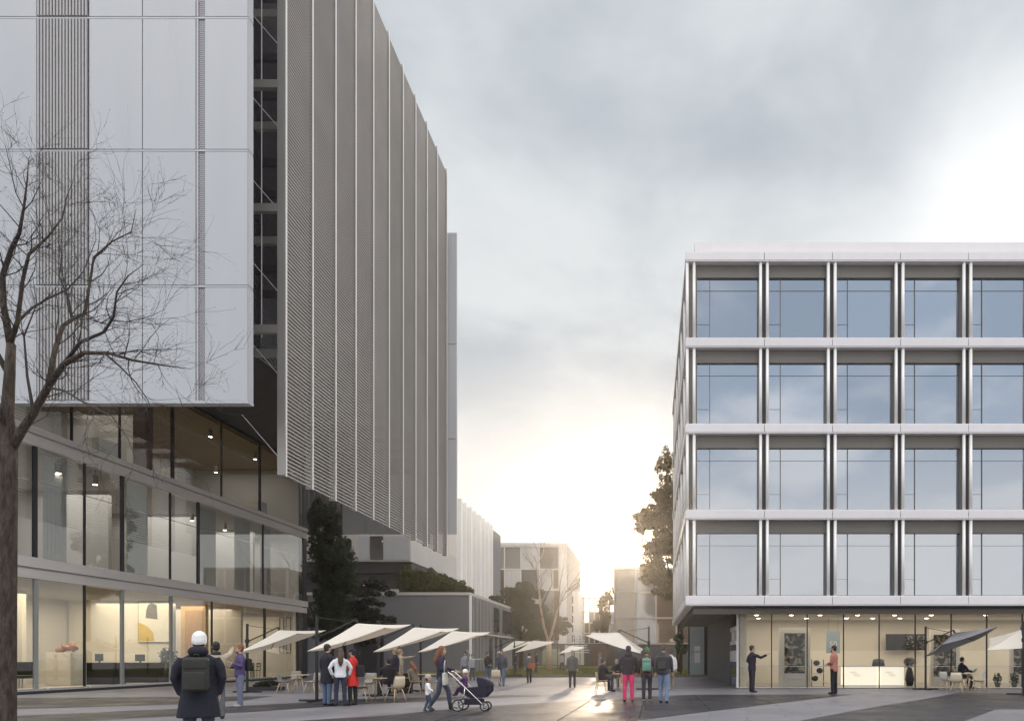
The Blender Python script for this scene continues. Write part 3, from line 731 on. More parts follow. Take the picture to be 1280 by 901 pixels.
    fw = ['near the cream corner pier', 'above the right edge of the poster', 'over the left counter end', 'over the gap between the counters', 'over the dark screen', 'next to the umbrella mast']
    for lst, dd, ww, pre in ((seen, 31.7, words, 'front row downlight '), (far, 34.2, fw, 'rear row downlight ')):
        for px, w in zip(lst, ww):
            o = proto if first_d else copy_tree(proto); first_d = False
            o.location = (GX(px, dd).x, dd, 3.378); o['label'] = pre + w
    root.rotation_euler.z = 0
    return root
RB = right_building()

def text_obj(name, s, size, loc, m, rot=(R(90), 0, 0), parent=None):
    cu = bpy.data.curves.new(name, 'FONT'); cu.body = s; cu.size = size; cu.extrude = .004; cu.align_x = 'CENTER'
    o = bpy.data.objects.new('tmp', cu); COL.objects.link(o)
    dg = bpy.context.evaluated_depsgraph_get(); me = bpy.data.meshes.new_from_object(o.evaluated_get(dg))
    bpy.data.objects.remove(o); me.materials.clear(); me.materials.append(m)
    o = bpy.data.objects.new(name, me); COL.objects.link(o); o.rotation_euler = rot
    o.location = Vector(loc) - (wloc(parent) if parent else Vector((0, 0, 0)))
    if parent: o.parent = parent
    return o

def shop_inside():
    # posters: a pale stand with a dark abstract picture
    art = bpy.data.materials.new('poster_art'); art.use_nodes = True; nt = art.node_tree; b = nt.nodes['Principled BSDF']
    tc = nt.nodes.new('ShaderNodeTexCoord'); n = nt.nodes.new('ShaderNodeTexNoise'); n.inputs['Scale'].default_value = 3.2; n.inputs['Detail'].default_value = 7; n.inputs['Distortion'].default_value = 1.2
    nt.links.new(tc.outputs['Object'], n.inputs['Vector']); rp = nt.nodes.new('ShaderNodeValToRGB'); nt.links.new(n.outputs['Fac'], rp.inputs[0]); e = rp.color_ramp.elements
    e[0].position = .48; e[0].color = (.03, .028, .03, 1); e[1].position = .66; e[1].color = (.55, .47, .36, 1); nt.links.new(rp.outputs[0], b.inputs['Base Color'])
    for (f0, f1, ft, fb, p0, p1, pt, pb, d, lab) in ((974, 1013, 784, 856, 980.5, 1006, 791, 841, 32.4, 'tall poster stand with dark picture left of the orange jacketed man'),
                                                     (1163, 1200, 786, 856, 1167, 1195, 793, 845, 33.0, 'tall poster stand with dark picture behind the seated man'),
                                                     (1262, 1292, 800, 856, 1267, 1290, 806, 842, 33.0, 'tall poster stand with dark picture at the right photo edge')):
        a, b2 = P(f0, fb, d), P(f1, ft, d); a.z = .031
        t = thing('poster_stand', lab, 'poster stand', ((a.x+b2.x)/2, d, .031), 0, 'poster stands in the shop')
        MB().box(a.x, b2.x, d, d+.12, .031, b2.z).build('board', INWALL2, t)
        u, v = P(p0, pb, d), P(p1, pt, d); MB().box(u.x, v.x, d-.012, d-.001, u.z, v.z).build('picture', art, t)
        u, v = P(p0, pb+7, d), P(p1, pb+.8, d); MB().box(u.x, v.x, d-.012, d-.001, u.z, v.z).build('caption_plate', WHITE2, t)
    glow = mat('glowing_counter', (.9, .86, .78), .5, 0, 0, emit=(1, .92, .76), es=.62)
    for (x0, x1, lab) in ((1056, 1096.5, 'white glowing counter beside the orange jacketed man'), (1100.5, 1130, 'shorter white glowing counter left of the umbrella mast')):
        d = 32.8; a, b2 = GX(x0, d).x, GX(x1, d).x
        t = thing('shop_counter', lab, 'counter', ((a+b2)/2, d+.3, .031), 0, 'white shop counters')
        MB().box(a, b2, d, d+.7, .05, .93).build('front_panel', glow, t); MB().box(a-.02, b2+.02, d-.03, d+.73, .931, .97).build('top', WHITE2, t)
        MB().box(a+.03, b2-.03, d+.03, d+.67, .031, .049).build('kick', DARK, t)
        mb = MB()
        for k in range(3): mb.box(a+.25+.1*k, a+.55+.1*k, d-.006, d-.002, .68-.09*k, .70-.09*k)
        mb.build('relief', mat('relief_grey', (.55, .5, .42), .6), t)
    d = 36.0; a, b2 = P(1108, 812, d), P(1157, 792, d)
    o = MB().box(a.x, b2.x, d, d+.1, a.z, b2.z); t = thing('wall_screen', 'long dark screen on the shop wall above the counters', 'screen', ((a.x+b2.x)/2, d, a.z))
    o.build('panel', BLACK, t); mb = MB()
    random.seed(5)
    for k in range(46):
        xx = random.uniform(a.x+1.0, b2.x-.1); zz = random.uniform(a.z+.08, b2.z-.1); mb.box(xx, xx+random.uniform(.03, .12), d-.006, d-.002, zz, zz+.025)
    mb.build('display_marks', mat('mark_grey', (.4, .38, .36), .6), t)
    d = 34.0; a, b2 = P(1033, 816, d), P(1050, 788, d)
    t = thing('number_sign', 'hanging blue grey sign reading 50 behind the orange jacketed man', 'sign', ((a.x+b2.x)/2, d, a.z))
    MB().box(a.x, b2.x, d, d+.03, a.z, b2.z).build('panel', mat('sign_blue', (.30, .38, .42), .5, 0, .06), t)
    text_obj('lettering', '50', .42, ((a.x+b2.x)/2, d-.008, (a.z+b2.z)/2-.25), WHITE2, parent=t)
    for s in (a.x+.1, b2.x-.1): MB().tube((s, d+.015, b2.z), (s, d+.015, 3.375), .006, seg=5).build('hanger', DARK, t)
    # dark lamp pendant and figure behind counter, dog sculpture
    d = 34.5; p = P(1098, 829, d)
    t = thing('counter_lamp', 'round dark lamp shade standing between the white counters', 'lamp', (p.x, d, .031))
    MB().path([(p.x, d, .031), (p.x, d, .05), (p.x, d, .95)], [.14, .03, .03], 10).build('stand', DARK, t, True); MB().path([(p.x, d, .95), (p.x, d, 1.28), (p.x, d, 1.34)], [.32, .26, .02], 16).build('shade', DARK, t, True)
    d = 32.6; p = GX(1137, d)
    t = thing('floor_vase', 'dark tall floor vase with a small bush right of the counters', 'vase', (p.x, d, .031))
    MB().path([(p.x, d, .031), (p.x, d, .35), (p.x, d, .7), (p.x, d, .9)], [.14, .22, .16, .1], 14).build('vase', BLACK, t, True)
    foliage((p.x, d, 1.12), (.3, .25, .25), 160, .08, leaf_mat('dark_leaf', (.02, .025, .012), (.05, .05, .02), .15), t, 'foliage', 8)
    # clothes rail / letter blocks by the orange man
    d = 32.2
    for (x, z, w, lab) in ((1022, .55, .5, 'small pale letter shaped block stack left of the orange jacketed man'),):
        p = GX(x, d); t = thing('display_rack', lab, 'rack', (p.x, d, .031))
        for sx in (-.28, .28): MB().tube((p.x+sx, d, .031), (p.x+sx, d, 1.3), .02).build('post', DARK, t)
        for zz in (.25, .62, .98): MB().box(p.x-.3, p.x+.3, d-.15, d+.15, zz, zz+.025).build('shelf', INWALL2, t)
        for q, zz in ((-.12, .275), (.1, .645), (-.05, 1.005)):
            o = MB().ell((p.x+q, d, zz+.13), (.16, .1, .13), 12, 8).build('folded_pullover', DARK, None, True); tag(o, {.275: 'dark folded pullover on the lowest shelf of the rack', .645: 'dark folded pullover on the middle rack shelf', 1.005: 'dark folded pullover on the top rack shelf'}[zz], 'clothing', 'folded pullovers on the rack')
    # small potted plants on the shop floor near right end
    for k, (x, lab) in enumerate(((1247, 'small potted plant inside the shop under the right end of the grey umbrella'), (1268, 'small potted plant inside the shop nearest the right photo edge'))):
        d = 31.4; p = GX(x, d); t = thing('potted_plant', lab, 'plant', (p.x, d, .031), 0, 'potted plants in the shop')
        MB().path([(p.x, d, .031), (p.x, d, .25)], [.1, .14], 12).build('pot', BROWN, t); foliage((p.x, d, .45), (.2, .2, .26), 120, .07, leaf_mat('room_leaf', (.06, .07, .03), (.12, .12, .06), .2), t, 'foliage', 20+k)
shop_inside()

# ------------------------------------------------------------------ background buildings
def grid_facade(root, xf, us, zs, fm, pm, fw=.12, dep=.3, pane_name='window', skip=()):
    for i in range(len(us)-1):
        for k in range(len(zs)-1):
            if (i, k) in skip: continue
            mb = MB(); mb.xf = xf; mb.box(us[i]+fw/2, us[i+1]-fw/2, .12, .14, zs[k]+fw/2, zs[k+1]-fw/2)
            mb.build(pane_name, pm[(i*7+k*3) % len(pm)], root)
    for u in us:
        mb = MB(); mb.xf = xf; mb.box(u-fw/2, u+fw/2, 0, dep, zs[0], zs[-1]); mb.build('mullion', fm, root)
    for z in zs:
        mb = MB(); mb.xf = xf; mb.box(us[0]-fw/2, us[-1]+fw/2, -.03, dep-.002, z-fw/2, z+fw/2); mb.build('transom', fm, root)

def background():
    GREYW = mat('grey_render', (.20, .20, .215), .8, 0, .07, .4); GREYD = mat('dark_render', (.10, .098, .105), .8, 0, .07, .4)
    PALE = mat('pale_render', (.60, .56, .52), .7, 0, .05, .4); BROWNGL = mirror_mat('warm_glass', (.10, .07, .05), .12, (.9, .8, .7)); GREYGL = mirror_mat('grey_glass', (.09, .085, .085), .15, (.9, .9, .95))
    SLATW = mat('ribbed_metal', (.30, .285, .285), .55, .2, .07, .6)
    # low pavilion with planted roof
    t = thing('low_pavilion', 'low grey flat roofed pavilion behind the cream umbrellas', 'building', (-22, 60, 0))
    d0, d1 = 59.7, 77.5; xr = -15.9; h = 7.07
    MB().box(-30, xr-.02, d0, d1, 0, h-.25).build('body', GREYW, t)
    MB().box(-30.1, xr+.05, d0-.06, d1, h-.249, h).build('roof_edge', PALE, t)
    MB().box(xr-.01, xr+.10, d0-.07, d0+.45, 0, h-.252).build('corner_strip', FINW, t)
    mb = MB()
    for k in range(40):
        y = d0+.6+k*.42; mb.box(xr-.015, xr+.09 + .05*(k % 3 == 0), y, y+.2, 0.1 if k % 5 else 0, h-.26)
    mb.build('ribbed_wall', SLATW, t)
    MB().box(xr+.12, xr+.3, d0+.46, d1, 3.5, 3.62).build('string_course', PALE, t)
    for (y0, y1) in ((68.2, 70.6), (72.4, 76.8)): MB().box(xr+.16, xr+.2, y0, y1, 4.0, 6.4).build('window', GREYGL, t)
    for (y0, y1) in ((66.5, 67.7), (71.0, 72.0)): MB().box(xr+.16, xr+.2, y0, y1, .3, 3.2).build('door', DARKWALL, t)
    MB().box(-26, -23.4, d0-.05, d0-.002, 0, 4.8).build('gate', DARK, t)
    # rear wing
    t = thing('rear_wing', 'grey wing with a pale upper storey behind the tower', 'building', (-33, 62, 0))
    X = -21.5
    MB().box(-46, X-1.5, 62.5, 75, 0, 9.0).build('ground_storey', GREYD, t)
    MB().box(-46, X-.05, 61.3, 75, 9.001, 9.9).build('soffit_band', DARKWALL, t)
    MB().box(-46, X, 61, 75.2, 9.95, 12.35).build('upper_storey', PALE, t)
    for px0, px1 in ((448, 462), (463, 479), (480, 512)):
        a, b = GX(px0, 61).x, GX(px1, 61).x
        MB().box(a, b, 60.94, 60.998, 10.1, 12.2).build('window' if px0 == 463 else 'cladding_panel', GREYGL if px0 == 463 else WHITE, t)
    MB().box(-46, X-2.8, 61.9, 75, 12.351, 19.).build('set_back_storey', mat('brown_ribs', (.10, .085, .08), .6, 0, .1, .5, streak=(9, 9, .2)), t)
    mb = MB()
    for k in range(26): mb.box(X-3-k*.55, X-2.8-k*.55, 61.78, 61.898, 12.5, 18.9)
    mb.build('ribbing', GREYD, t)
    MB().box(-24.2, -23.0, 62.3, 62.49, 6.4, 7.6).build('vent_panel', WHITE2, t)
    MB().box(-31, -28.5, 62.3, 62.49, 3.2, 7.2).build('shutter', DARKWALL, t)
    for k, (px, py, lab) in enumerate(((452, 731, 'left'), (461, 731.5, 'right'))):
        p = P(px, py, 62.2)
        o = thing('wall_lamp', f'bright wall lamp of the rear wing in the dark tree, {lab} one', 'lamp', tuple(p), 0, 'wall lamps of the rear wing')
        MB().box(p.x-.25, p.x+.25, p.y, p.y+.09, p.z-.09, p.z+.09).build('glow', mat('wall_lamp_glow', (1, 1, 1), .5, 0, 0, emit=(1, .95, .85), es=3), o); MB().box(p.x-.28, p.x+.28, p.y-.02, p.y+.09, p.z+.091, p.z+.13).build('hood', DARK, o)
    # bright finned building
    t = thing('finned_building', 'bright white building with tall fins beyond the tower', 'building', (-28, 83, 0))
    MB().box(-44, X, 75.3, 91, 0, 18.7).build('body', mat('bright_render', (.80, .76, .70), .6, 0, .03, .4), t)
    y = 75.35; k = 0
    while y < 90.6:
        w = 1.25 if k % 2 == 0 else .55
        MB().box(X+.001, X+.5, y, y+w*.55, 3.8, 18.9 - .0*k).build('fin', FINW, t); y += 2.15; k += 1
    MB().box(X+.001, X+.35, 75.3, 91, 3.4, 3.79).build('canopy_band', PALE, t)
    for y in (77, 80, 83, 86, 89): MB().box(X+.001, X+.03, y-.7, y+.7, .4, 3.0).build('window', BROWNGL, t)
    t = thing('stair_block', 'grey stair block with bright windows beside the finned building', 'building', (-24, 95, 0))
    a, b = GX(597, 92).x, GX(612.5, 92).x
    MB().box(a-6, b-.9, 92, 98, 0, 17.6).build('body', GREYW, t); MB().box(b-.86, b, 91.8, 98.5, 0, 18.9).build('wing_wall', GREYW, t)
    for z in (4, 7.6, 11.2): MB().box(a+.3, b-1.0, 91.9, 91.998, z, z+1.6).build('window', WHITE2, t)
    # building C, frontal
    d = 110.; t = thing('pale_block', 'wide pale block with glazed top storey behind the bare slender tree', 'building', (GX(660, d).x, d, 0))
    x0, x1 = GX(606, d).x, GX(708, d).x; zt = P(0, 678, d).z
    MB().box(x0, x1, d+.3, d+22, 0, zt-.2).build('body', mat('beige_render', (.33, .30, .285), .7, 0, .06, .3), t)
    MB().box(x0-.1, x1+.12, d-.05, d+22.1, zt-.5, zt).build('roof_edge', PALE, t)
    us = [GX(p, d).x for p in (606, 630.5, 651, 674, 698.5)]; zs = [P(0, p, d).z for p in (810, 737, 711, 683)]
    xf = lambda p: Vector((p.x, d+p.y, p.z))
    PALEGL = mirror_mat('pale_glass', (.22, .20, .19), .16, (.95, .92, .9)); BLIND = mat('pale_blind', (.45, .43, .41), .7, 0, .1, .4, streak=(6, 6, .1)); BRGL = mirror_mat('brown_glass', (.09, .06, .04), .10)
    grid_facade(t, xf, us, zs, PALE, [BLIND, PALEGL, GREYGL, PALEGL, BLIND], .16, .28)
    MB().box(us[-1]+.1, x1, d-.02, d+.299, 0, zt-.51).build('end_pier', PALE, t)
    for p0, p1, q0, q1 in ((621, 630, 712, 736), (692, 698, 712, 735), (693, 699, 738, 800), (621, 630, 738, 800)): MB().box(GX(p0, d).x, GX(p1, d).x, d-.06, d-.032, P(0, q1, d).z, P(0, q0, d).z).build('dark_window', BRGL, t)
    d2 = 118; t = thing('narrow_block', 'narrow pale block with dark windows right of the pale block', 'building', (GX(715, d2).x, d2, 0))
    x0, x1 = GX(703, d2).x, GX(722.5, d2).x; zt = P(0, 738, d2).z
    MB().box(x0, x1, d2, d2+10, 0, zt).build('body', PALE, t)
    for q in (745, 757, 769, 781, 793): MB().box(GX(710, d2).x, GX(716.5, d2).x, d2-.05, d2-.002, P(0, q+9, d2).z, P(0, q, d2).z).build('window', BRGL, t)
    # glass lattice building E
    d3 = 125; t = thing('lattice_building', 'distant open glass frame building glowing warm near the sun', 'building', (GX(748, d3).x, d3, 0))
    us = [GX(p, d3).x for p in (724, 730, 736.5, 743, 749.5, 756, 762, 768, 776)]; zs = [P(0, p, d3).z for p in (818, 804, 791, 778, 764.5, 747)]
    xf3 = lambda p: Vector((p.x, d3+p.y, p.z))
    sk = {(i, 4) for i in range(8)} | {(0, k) for k in range(5)} | {(1, 3), (2, 2)}
    grid_facade(t, xf3, us, zs, mat('lattice_steel', (.40, .34, .29), .5, .2), [BRGL, BROWNGL, BRGL, GREYGL], .22, .3, skip=sk)
    MB().box(us[2], us[-1]+3, d3+.32, d3+12, 0, zs[-2]).build('body', mat('brick_brown', (.16, .09, .05), .8, 0, .1, .5), t)
    # building D, right
    d4 = 80; t = thing('gridded_block', 'warm gridded glass block half hidden by the leafy tree', 'building', (GX(800, d4).x, d4, 0))
    us = [GX(p, d4).x for p in (768, 794.5, 820, 845.5, 871)]; zs = [P(0, p, d4).z for p in (804, 772, 740, 710)]
    xf4 = lambda p: Vector((p.x, d4+p.y, p.z))
    MB().box(us[0]+.1, us[-1], d4+.31, d4+9, 0, zs[-1]).build('body', mat('tan_render', (.24, .19, .155), .7, 0, .06, .4), t)
    grid_facade(t, xf4, us, zs, mat('tan_frame', (.46, .38, .33), .6, .1), [mirror_mat('tan_glass', (.17, .12, .09), .12, (1, .9, .8)), PALEGL, mirror_mat('tan_glass', (.17, .12, .09))], .2, .3)
    MB().box(us[0], us[-1], d4+.05, d4+.309, 0, zs[0]-.12).build('base_wall', GREYD, t)
    # low dark link with brown boards, far end of the lawn
    d5 = 98; t = thing('garden_wall', 'long dark garden wall closing the lawn at the far end', 'wall', (-8, d5, 0))
    MB().box(GX(640, d5).x, GX(770, d5).x, d5, d5+.4, 0, P(0, 806, d5).z).build('wall', GREYD, t); MB().box(GX(640, d5).x-.1, GX(770, d5).x+.1, d5-.1, d5+.5, P(0, 806, d5).z+.002, P(0, 806, d5).z+.22).build('coping', DARKWALL, t)
    MB().box(GX(678, d5).x, GX(700, d5).x, d5-.06, d5-.002, .3, 2.6).build('panel', mat('sage_panel', (.25, .27, .22), .6), t)
    MB().box(GX(706, d5).x, GX(730, d5).x, d5-.06, d5-.002, .3, 3.4).build('panel', PALE, t)
    for k in range(7):
        a = GX(735+k*5, d5).x; MB().box(a, a+.22, d5-.12, d5-.002, .1, 2.9).build('post', mat('rust_timber', (.14, .08, .05), .8), t)
    # stepped white canopy stack
    d6 = 92; t = thing('stepped_pergola', 'white stepped pergola at the end of the lawn', 'pergola', (GX(726, d6).x, d6, 0))
    for k in range(9):
        a, b = GX(716+1.2*(k % 3), d6).x, GX(735 - 1.5*k + 2*(k % 2), d6).x; z = 2.0 + .33*k
        MB().box(a, max(b, a+.6), d6, d6+2.2, z, z+.09).build('slat_tray', WHITE2, t)
    for px in (717, 724, 733): MB().tube((GX(px, d6).x, d6+1, 0), (GX(px, d6).x, d6+1, 2.0 if px > 730 else 4.5), .05).build('post', DARK, t)
    # passage door behind right building
    d7 = 49.2; t = thing('glass_door', 'pale glass door at the end of the dark passage', 'door', (GX(871, d7).x, d7, 0))
    a, b = P(862, 841, d7), P(880.5, 783, d7)
    MB().box(a.x-.1, a.x, d7, d7+.2, 0, b.z+.9).build('jamb', DARK, t); MB().box(b.x, b.x+.1, d7, d7+.2, 0, b.z+.9).build('jamb', DARK, t)
    MB().box(a.x, b.x, d7, d7+.2, b.z+.8, b.z+.9).build('lintel', DARK, t); MB().box(a.x, b.x, d7+.02, d7+.18, b.z, b.z+.25).build('transom', DARK, t)
    MB().box(a.x+.01, b.x-.01, d7+.05, d7+.08, b.z+.26, b.z+.79).build('fanlight', mat('lit_panel', (.9, .9, .9), .5, 0, 0, emit=(1, .98, .95), es=.9), t)
    MB().box(a.x+.01, b.x-.01, d7+.05, d7+.08, .05, b.z-.01).build('pane', mat('frosted_door', (.35, .42, .45), .3, 0, .1, .8), t)
    MB().box(a.x+.35, b.x-.3, d7+.04, d7+.049, 1.0, 1.75).build('notice', WHITE2, t)
    MB().box(a.x+.35, b.x-.3, d7+.04, d7+.049, 1.85, 2.2).build('notice', WHITE2, t)
    t = thing('blue_grey_wall', 'blue grey panelled wall beside the passage door', 'wall', (GX(895, 49).x, 49.4, 0))
    MB().box(GX(881.5, 49.4).x, GX(960, 49.4).x, 49.4, 49.7, 0, 4.4).build('panel', mat('blue_grey_panel', (.07, .075, .095)), t); MB().box(GX(881.5, 49.4).x, GX(960, 49.4).x, 49.35, 49.75, 4.401, 4.5).build('coping', DARK, t)
background()

# ------------------------------------------------------------------ trees
def branch(mb, p, d, ln, r, depth, rng, tips, up=.15, spread=.6, seg=5, wig=.18):
    n = max(2, int(3 + ln*1.2)); pts = [p.copy()]; rs = [r]
    q = p.copy(); dd = d.normalized()
    for i in range(n):
        dd = (dd + Vector((rng.gauss(0, wig), rng.gauss(0, wig), rng.gauss(0, wig) + up*.4))).normalized()
        q = q + dd*(ln/n); pts.append(q.copy()); rs.append(r*(1 - .62*(i+1)/n))
    mb.path(pts, rs, seg)
    if depth == 0:
        tips.append(q.copy()); return
    k = rng.randint(3, 4)
    for i in range(k):
        f = rng.uniform(.35, 1.0) if i else 1.0
        j = min(int(f*n), n); bp = pts[j]
        ax = dd.orthogonal().normalized(); ax.rotate(Quaternion(dd, rng.uniform(0, 6.28)))
        nd = dd.copy(); nd.rotate(Quaternion(ax, rng.uniform(.35, 1)*spread))
        branch(mb, bp, nd, ln*rng.uniform(.5, .78), max(rs[j]*.68, .0025), depth-1, rng, tips, up, spread, max(3, seg-1), wig)

def fore_tree():
    d = 12.0; rng = random.Random(11)
    def q(px, py, dy=0): v = P(px, py, d + dy); return v
    base = GX(5, d); 
    t = thing('bare_tree', 'tall leafless tree with rough brown trunk at the left photo edge', 'tree', tuple(base))
    tr = MB(); b0 = Vector((base.x, d, 0))
    pts = [b0, q(5, 901), q(7, 820), q(8, 740), q(9, 660), q(10, 600), q(10, 560), q(9, 520), q(12, 470), q(14, 430)]
    tr.path(pts, [.23, .17, .15, .142, .136, .132, .136, .095, .078, .066], 18)
    tr.build('trunk', BARK, t, True)
    limbs = [
        ([(14, 560), (26, 540), (42, 516), (62, 480), (80, 455), (105, 441), (135, 441), (165, 450), (200, 456), (238, 461)], [.10, .088, .078, .07, .058, .042, .034, .026, .016, .005], [0, 0, -.1, -.2, -.4, -.6, -.8, -.9, -1, -1.1]),
        ([(60, 484), (68, 440), (78, 408), (92, 398), (106, 392), (113, 350), (117, 322), (140, 302), (164, 290), (170, 262)], [.06, .05, .042, .036, .032, .026, .022, .017, .011, .004], [-.2, 0, .1, .3, .4, .5, .6, .6, .7, .8]),
        ([(82, 452), (100, 428), (130, 415), (142, 396), (146, 365), (160, 345), (180, 330)], [.04, .034, .027, .022, .016, .01, .004], [-.4, -.6, -.9, -1, -1.2, -1.3, -1.4]),
        ([(90, 400), (86, 375), (74, 345), (78, 318), (68, 290)], [.03, .022, .016, .01, .004], [.3, .4, .6, .8, 1.]),
        ([(13, 430), (4, 380), (3, 345), (14, 312), (24, 292), (30, 258), (34, 225), (36, 198)], [.075, .062, .055, .045, .036, .024, .014, .005], [0, .1, .1, 0, -.2, -.3, -.4, -.4]),
        ([(13, 428), (22, 402), (28, 352), (36, 318), (60, 296), (78, 272), (84, 244), (92, 225)], [.06, .045, .036, .03, .022, .015, .01, .004], [0, -.1, -.2, -.3, -.2, 0, .1, .2]),
        ([(60, 484), (80, 488), (110, 506), (140, 520), (160, 548), (172, 580)], [.03, .022, .016, .012, .008, .003], [-.2, -.5, -.9, -1.1, -1.3, -1.3]),
        ([(130, 441), (150, 458), (170, 478), (185, 500), (190, 515)], [.025, .018, .012, .008, .003], [-.8, -.9, -1, -1.1, -1.2]),
        ([(12, 470), (-10, 430), (-30, 380), (-45, 320), (-50, 260)], [.06, .05, .04, .025, .01], [0, .2, .4, .5, .6]),
        ([(22, 402), (40, 385), (62, 372), (84, 362), (104, 340), (120, 300), (118, 270)], [.03, .026, .02, .016, .011, .007, .003], [-.1, .3, .6, .8, 1., 1.1, 1.2]),
        ([(42, 516), (34, 470), (30, 420), (46, 380), (40, 340)], [.035, .026, .018, .012, .004], [0, .3, .5, .7, .8]),
        ([(14, 545), (-10, 500), (-40, 450), (-70, 420)], [.07, .05, .03, .01], [0, -.2, -.4, -.6]),
    ]
    cr = MB(); tips = []
    for pts, rs, dys in limbs:
        rs = [r*.80 for r in rs]
        w = [q(a, b, dy) for (a, b), dy in zip(pts, dys)]
        tr2 = MB(); tr2.path(w, rs, 9); tr2.build('limb', TWIG if rs[0] < .045 else BARK, t, True)
        for i in range(1, len(w)):
            nsp = 2 if i < 3 else 3
            if rs[i] > .055: nsp = 1
            for k in range(nsp):
                f = rng.random(); bp = w[i-1].lerp(w[i], f); dirv = (w[i]-w[i-1]).normalized()
                ax = dirv.orthogonal(); ax.rotate(Quaternion(dirv, rng.uniform(0, 6.28))); nd = dirv.copy(); nd.rotate(Quaternion(ax, rng.uniform(.5, 1.1)))
                branch(cr, bp, nd, rng.uniform(.40, 1.05), min(rs[i]*.5, .0105), 2, rng, tips, .12, .75, 4, .17)
    for tp in tips:
        for k in range(rng.randint(1, 2)):
            c = tp + Vector((rng.gauss(0, .03), rng.gauss(0, .03), rng.gauss(0, .03))); s = rng.uniform(.004, .008)
            cr.add([c+Vector((s, 0, 0)), c+Vector((0, s, 0)), c-Vector((s, 0, 0)), c-Vector((0, s, 0)), c+Vector((0, 0, s)), c-Vector((0, 0, s))], [(0, 1, 4), (1, 2, 4), (2, 3, 4), (3, 0, 4), (1, 0, 5), (2, 1, 5), (3, 2, 5), (0, 3, 5)])
    cr.build('crown', TWIG, t)
fore_tree()

def small_bare_tree():
    d = 70.; rng = random.Random(4); g = GX(686, d); g.z = .1
    t = thing('slender_bare_tree', 'slender pale bare tree standing on the lawn', 'tree', tuple(g))
    q = lambda a, b, dy=0: P(a, b, d+dy)
    MB().path([g, q(686, 815), q(686, 800)], [.34, .28, .26], 12).build('trunk', PALEBARK, t, True)
    limbs = [([(686, 802), (680, 784), (676, 760), (673, 730), (671, 708), (679, 690), (682, 668), (686, 652)], [.2, .17, .14, .11, .09, .07, .04, .015], [0, 0, .2, .4, .5, .5, .6, .6]),
             ([(686, 802), (692, 782), (698, 758), (708, 738), (720, 722), (730, 706), (738, 692)], [.2, .15, .12, .09, .065, .04, .012], [0, -.2, -.4, -.6, -.8, -1, -1]),
             ([(686, 800), (688, 775), (690, 760)], [.12, .08, .05], [0, .3, .6]),
             ([(708, 738), (722, 728), (735, 712), (750, 706)], [.06, .045, .03, .01], [-.6, -.4, 0, .2]),
             ([(673, 730), (667, 712), (660, 695), (655, 686)], [.07, .05, .03, .01], [.4, .6, .8, .9]),
             ([(676, 760), (690, 730), (688, 705), (697, 690)], [.08, .06, .04, .01], [.2, -.3, -.6, -.8]),
             ([(698, 758), (700, 730), (704, 708), (708, 702)], [.07, .05, .025, .01], [-.4, 0, .3, .4])]
    cr = MB(); tips = []
    for pts, rs, dys in limbs:
        rs = [r*.75 for r in rs]
        w = [q(a, b, y) for (a, b), y in zip(pts, dys)]
        MB().path(w, rs, 8).build('limb', PALEBARK if rs[0] > .1 else mat('twig_brown', (.075, .052, .04), .9), t, True)
        for i in range(2, len(w)):
            for k in range(3):
                bp = w[i-1].lerp(w[i], rng.random()); dv = (w[i]-w[i-1]).normalized(); ax = dv.orthogonal(); ax.rotate(Quaternion(dv, rng.uniform(0, 6.28))); nd = dv.copy(); nd.rotate(Quaternion(ax, rng.uniform(.4, .9)))
                branch(cr, bp, nd, rng.uniform(.9, 2.2), min(rs[i]*.6, .042), 2, rng, tips, .2, .6, 4, .12)
    cr.build('crown', mat('twig_brown', (.12, .08, .06)), t)
small_bare_tree()

def leafy(name, label, base, trunk_h, r0, blobs, m, leaf, cat='tree', seed=1, bark=None):
    base = Vector(base); t = thing(name, label, cat, tuple(base)); rng = random.Random(seed)
    mb = MB(); mb.path([base, base+Vector((.08, .05, trunk_h*.5)), base+Vector((0, 0, trunk_h))], [r0, r0*.8, r0*.6], 10); mb.build('trunk', bark or BARK, t, True)
    lb = MB()
    for (c, rad, n, cl) in blobs:
        c = Vector(c); top = base+Vector((0, 0, trunk_h*.9)); mid = top.lerp(c, .5)+Vector((rng.gauss(0, .2), rng.gauss(0, .2), .2))
        lb.path([top, mid, c], [r0*.45, r0*.3, r0*.08], 6)
    lb.build('limb', bark or BARK, t, True)
    for k, (c, rad, n, cl) in enumerate(blobs): foliage(c, rad, n, leaf, m, t, 'crown', seed*10+k, clumps=cl)
    return t
DKG = leaf_mat('conifer_leaf', (.045, .065, .045), (.095, .12, .075), .3)
NAVY = leaf_mat('navy_leaf', (.03, .036, .04), (.07, .078, .07), .25)  # dark blue-grey leaf tones of the spreading tree
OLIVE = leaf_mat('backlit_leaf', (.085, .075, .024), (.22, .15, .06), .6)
GRN = leaf_mat('green_leaf', (.038, .052, .028), (.085, .105, .055), .35)
SHR = leaf_mat('shrub_leaf', (.06, .075, .022), (.14, .145, .055), .45)
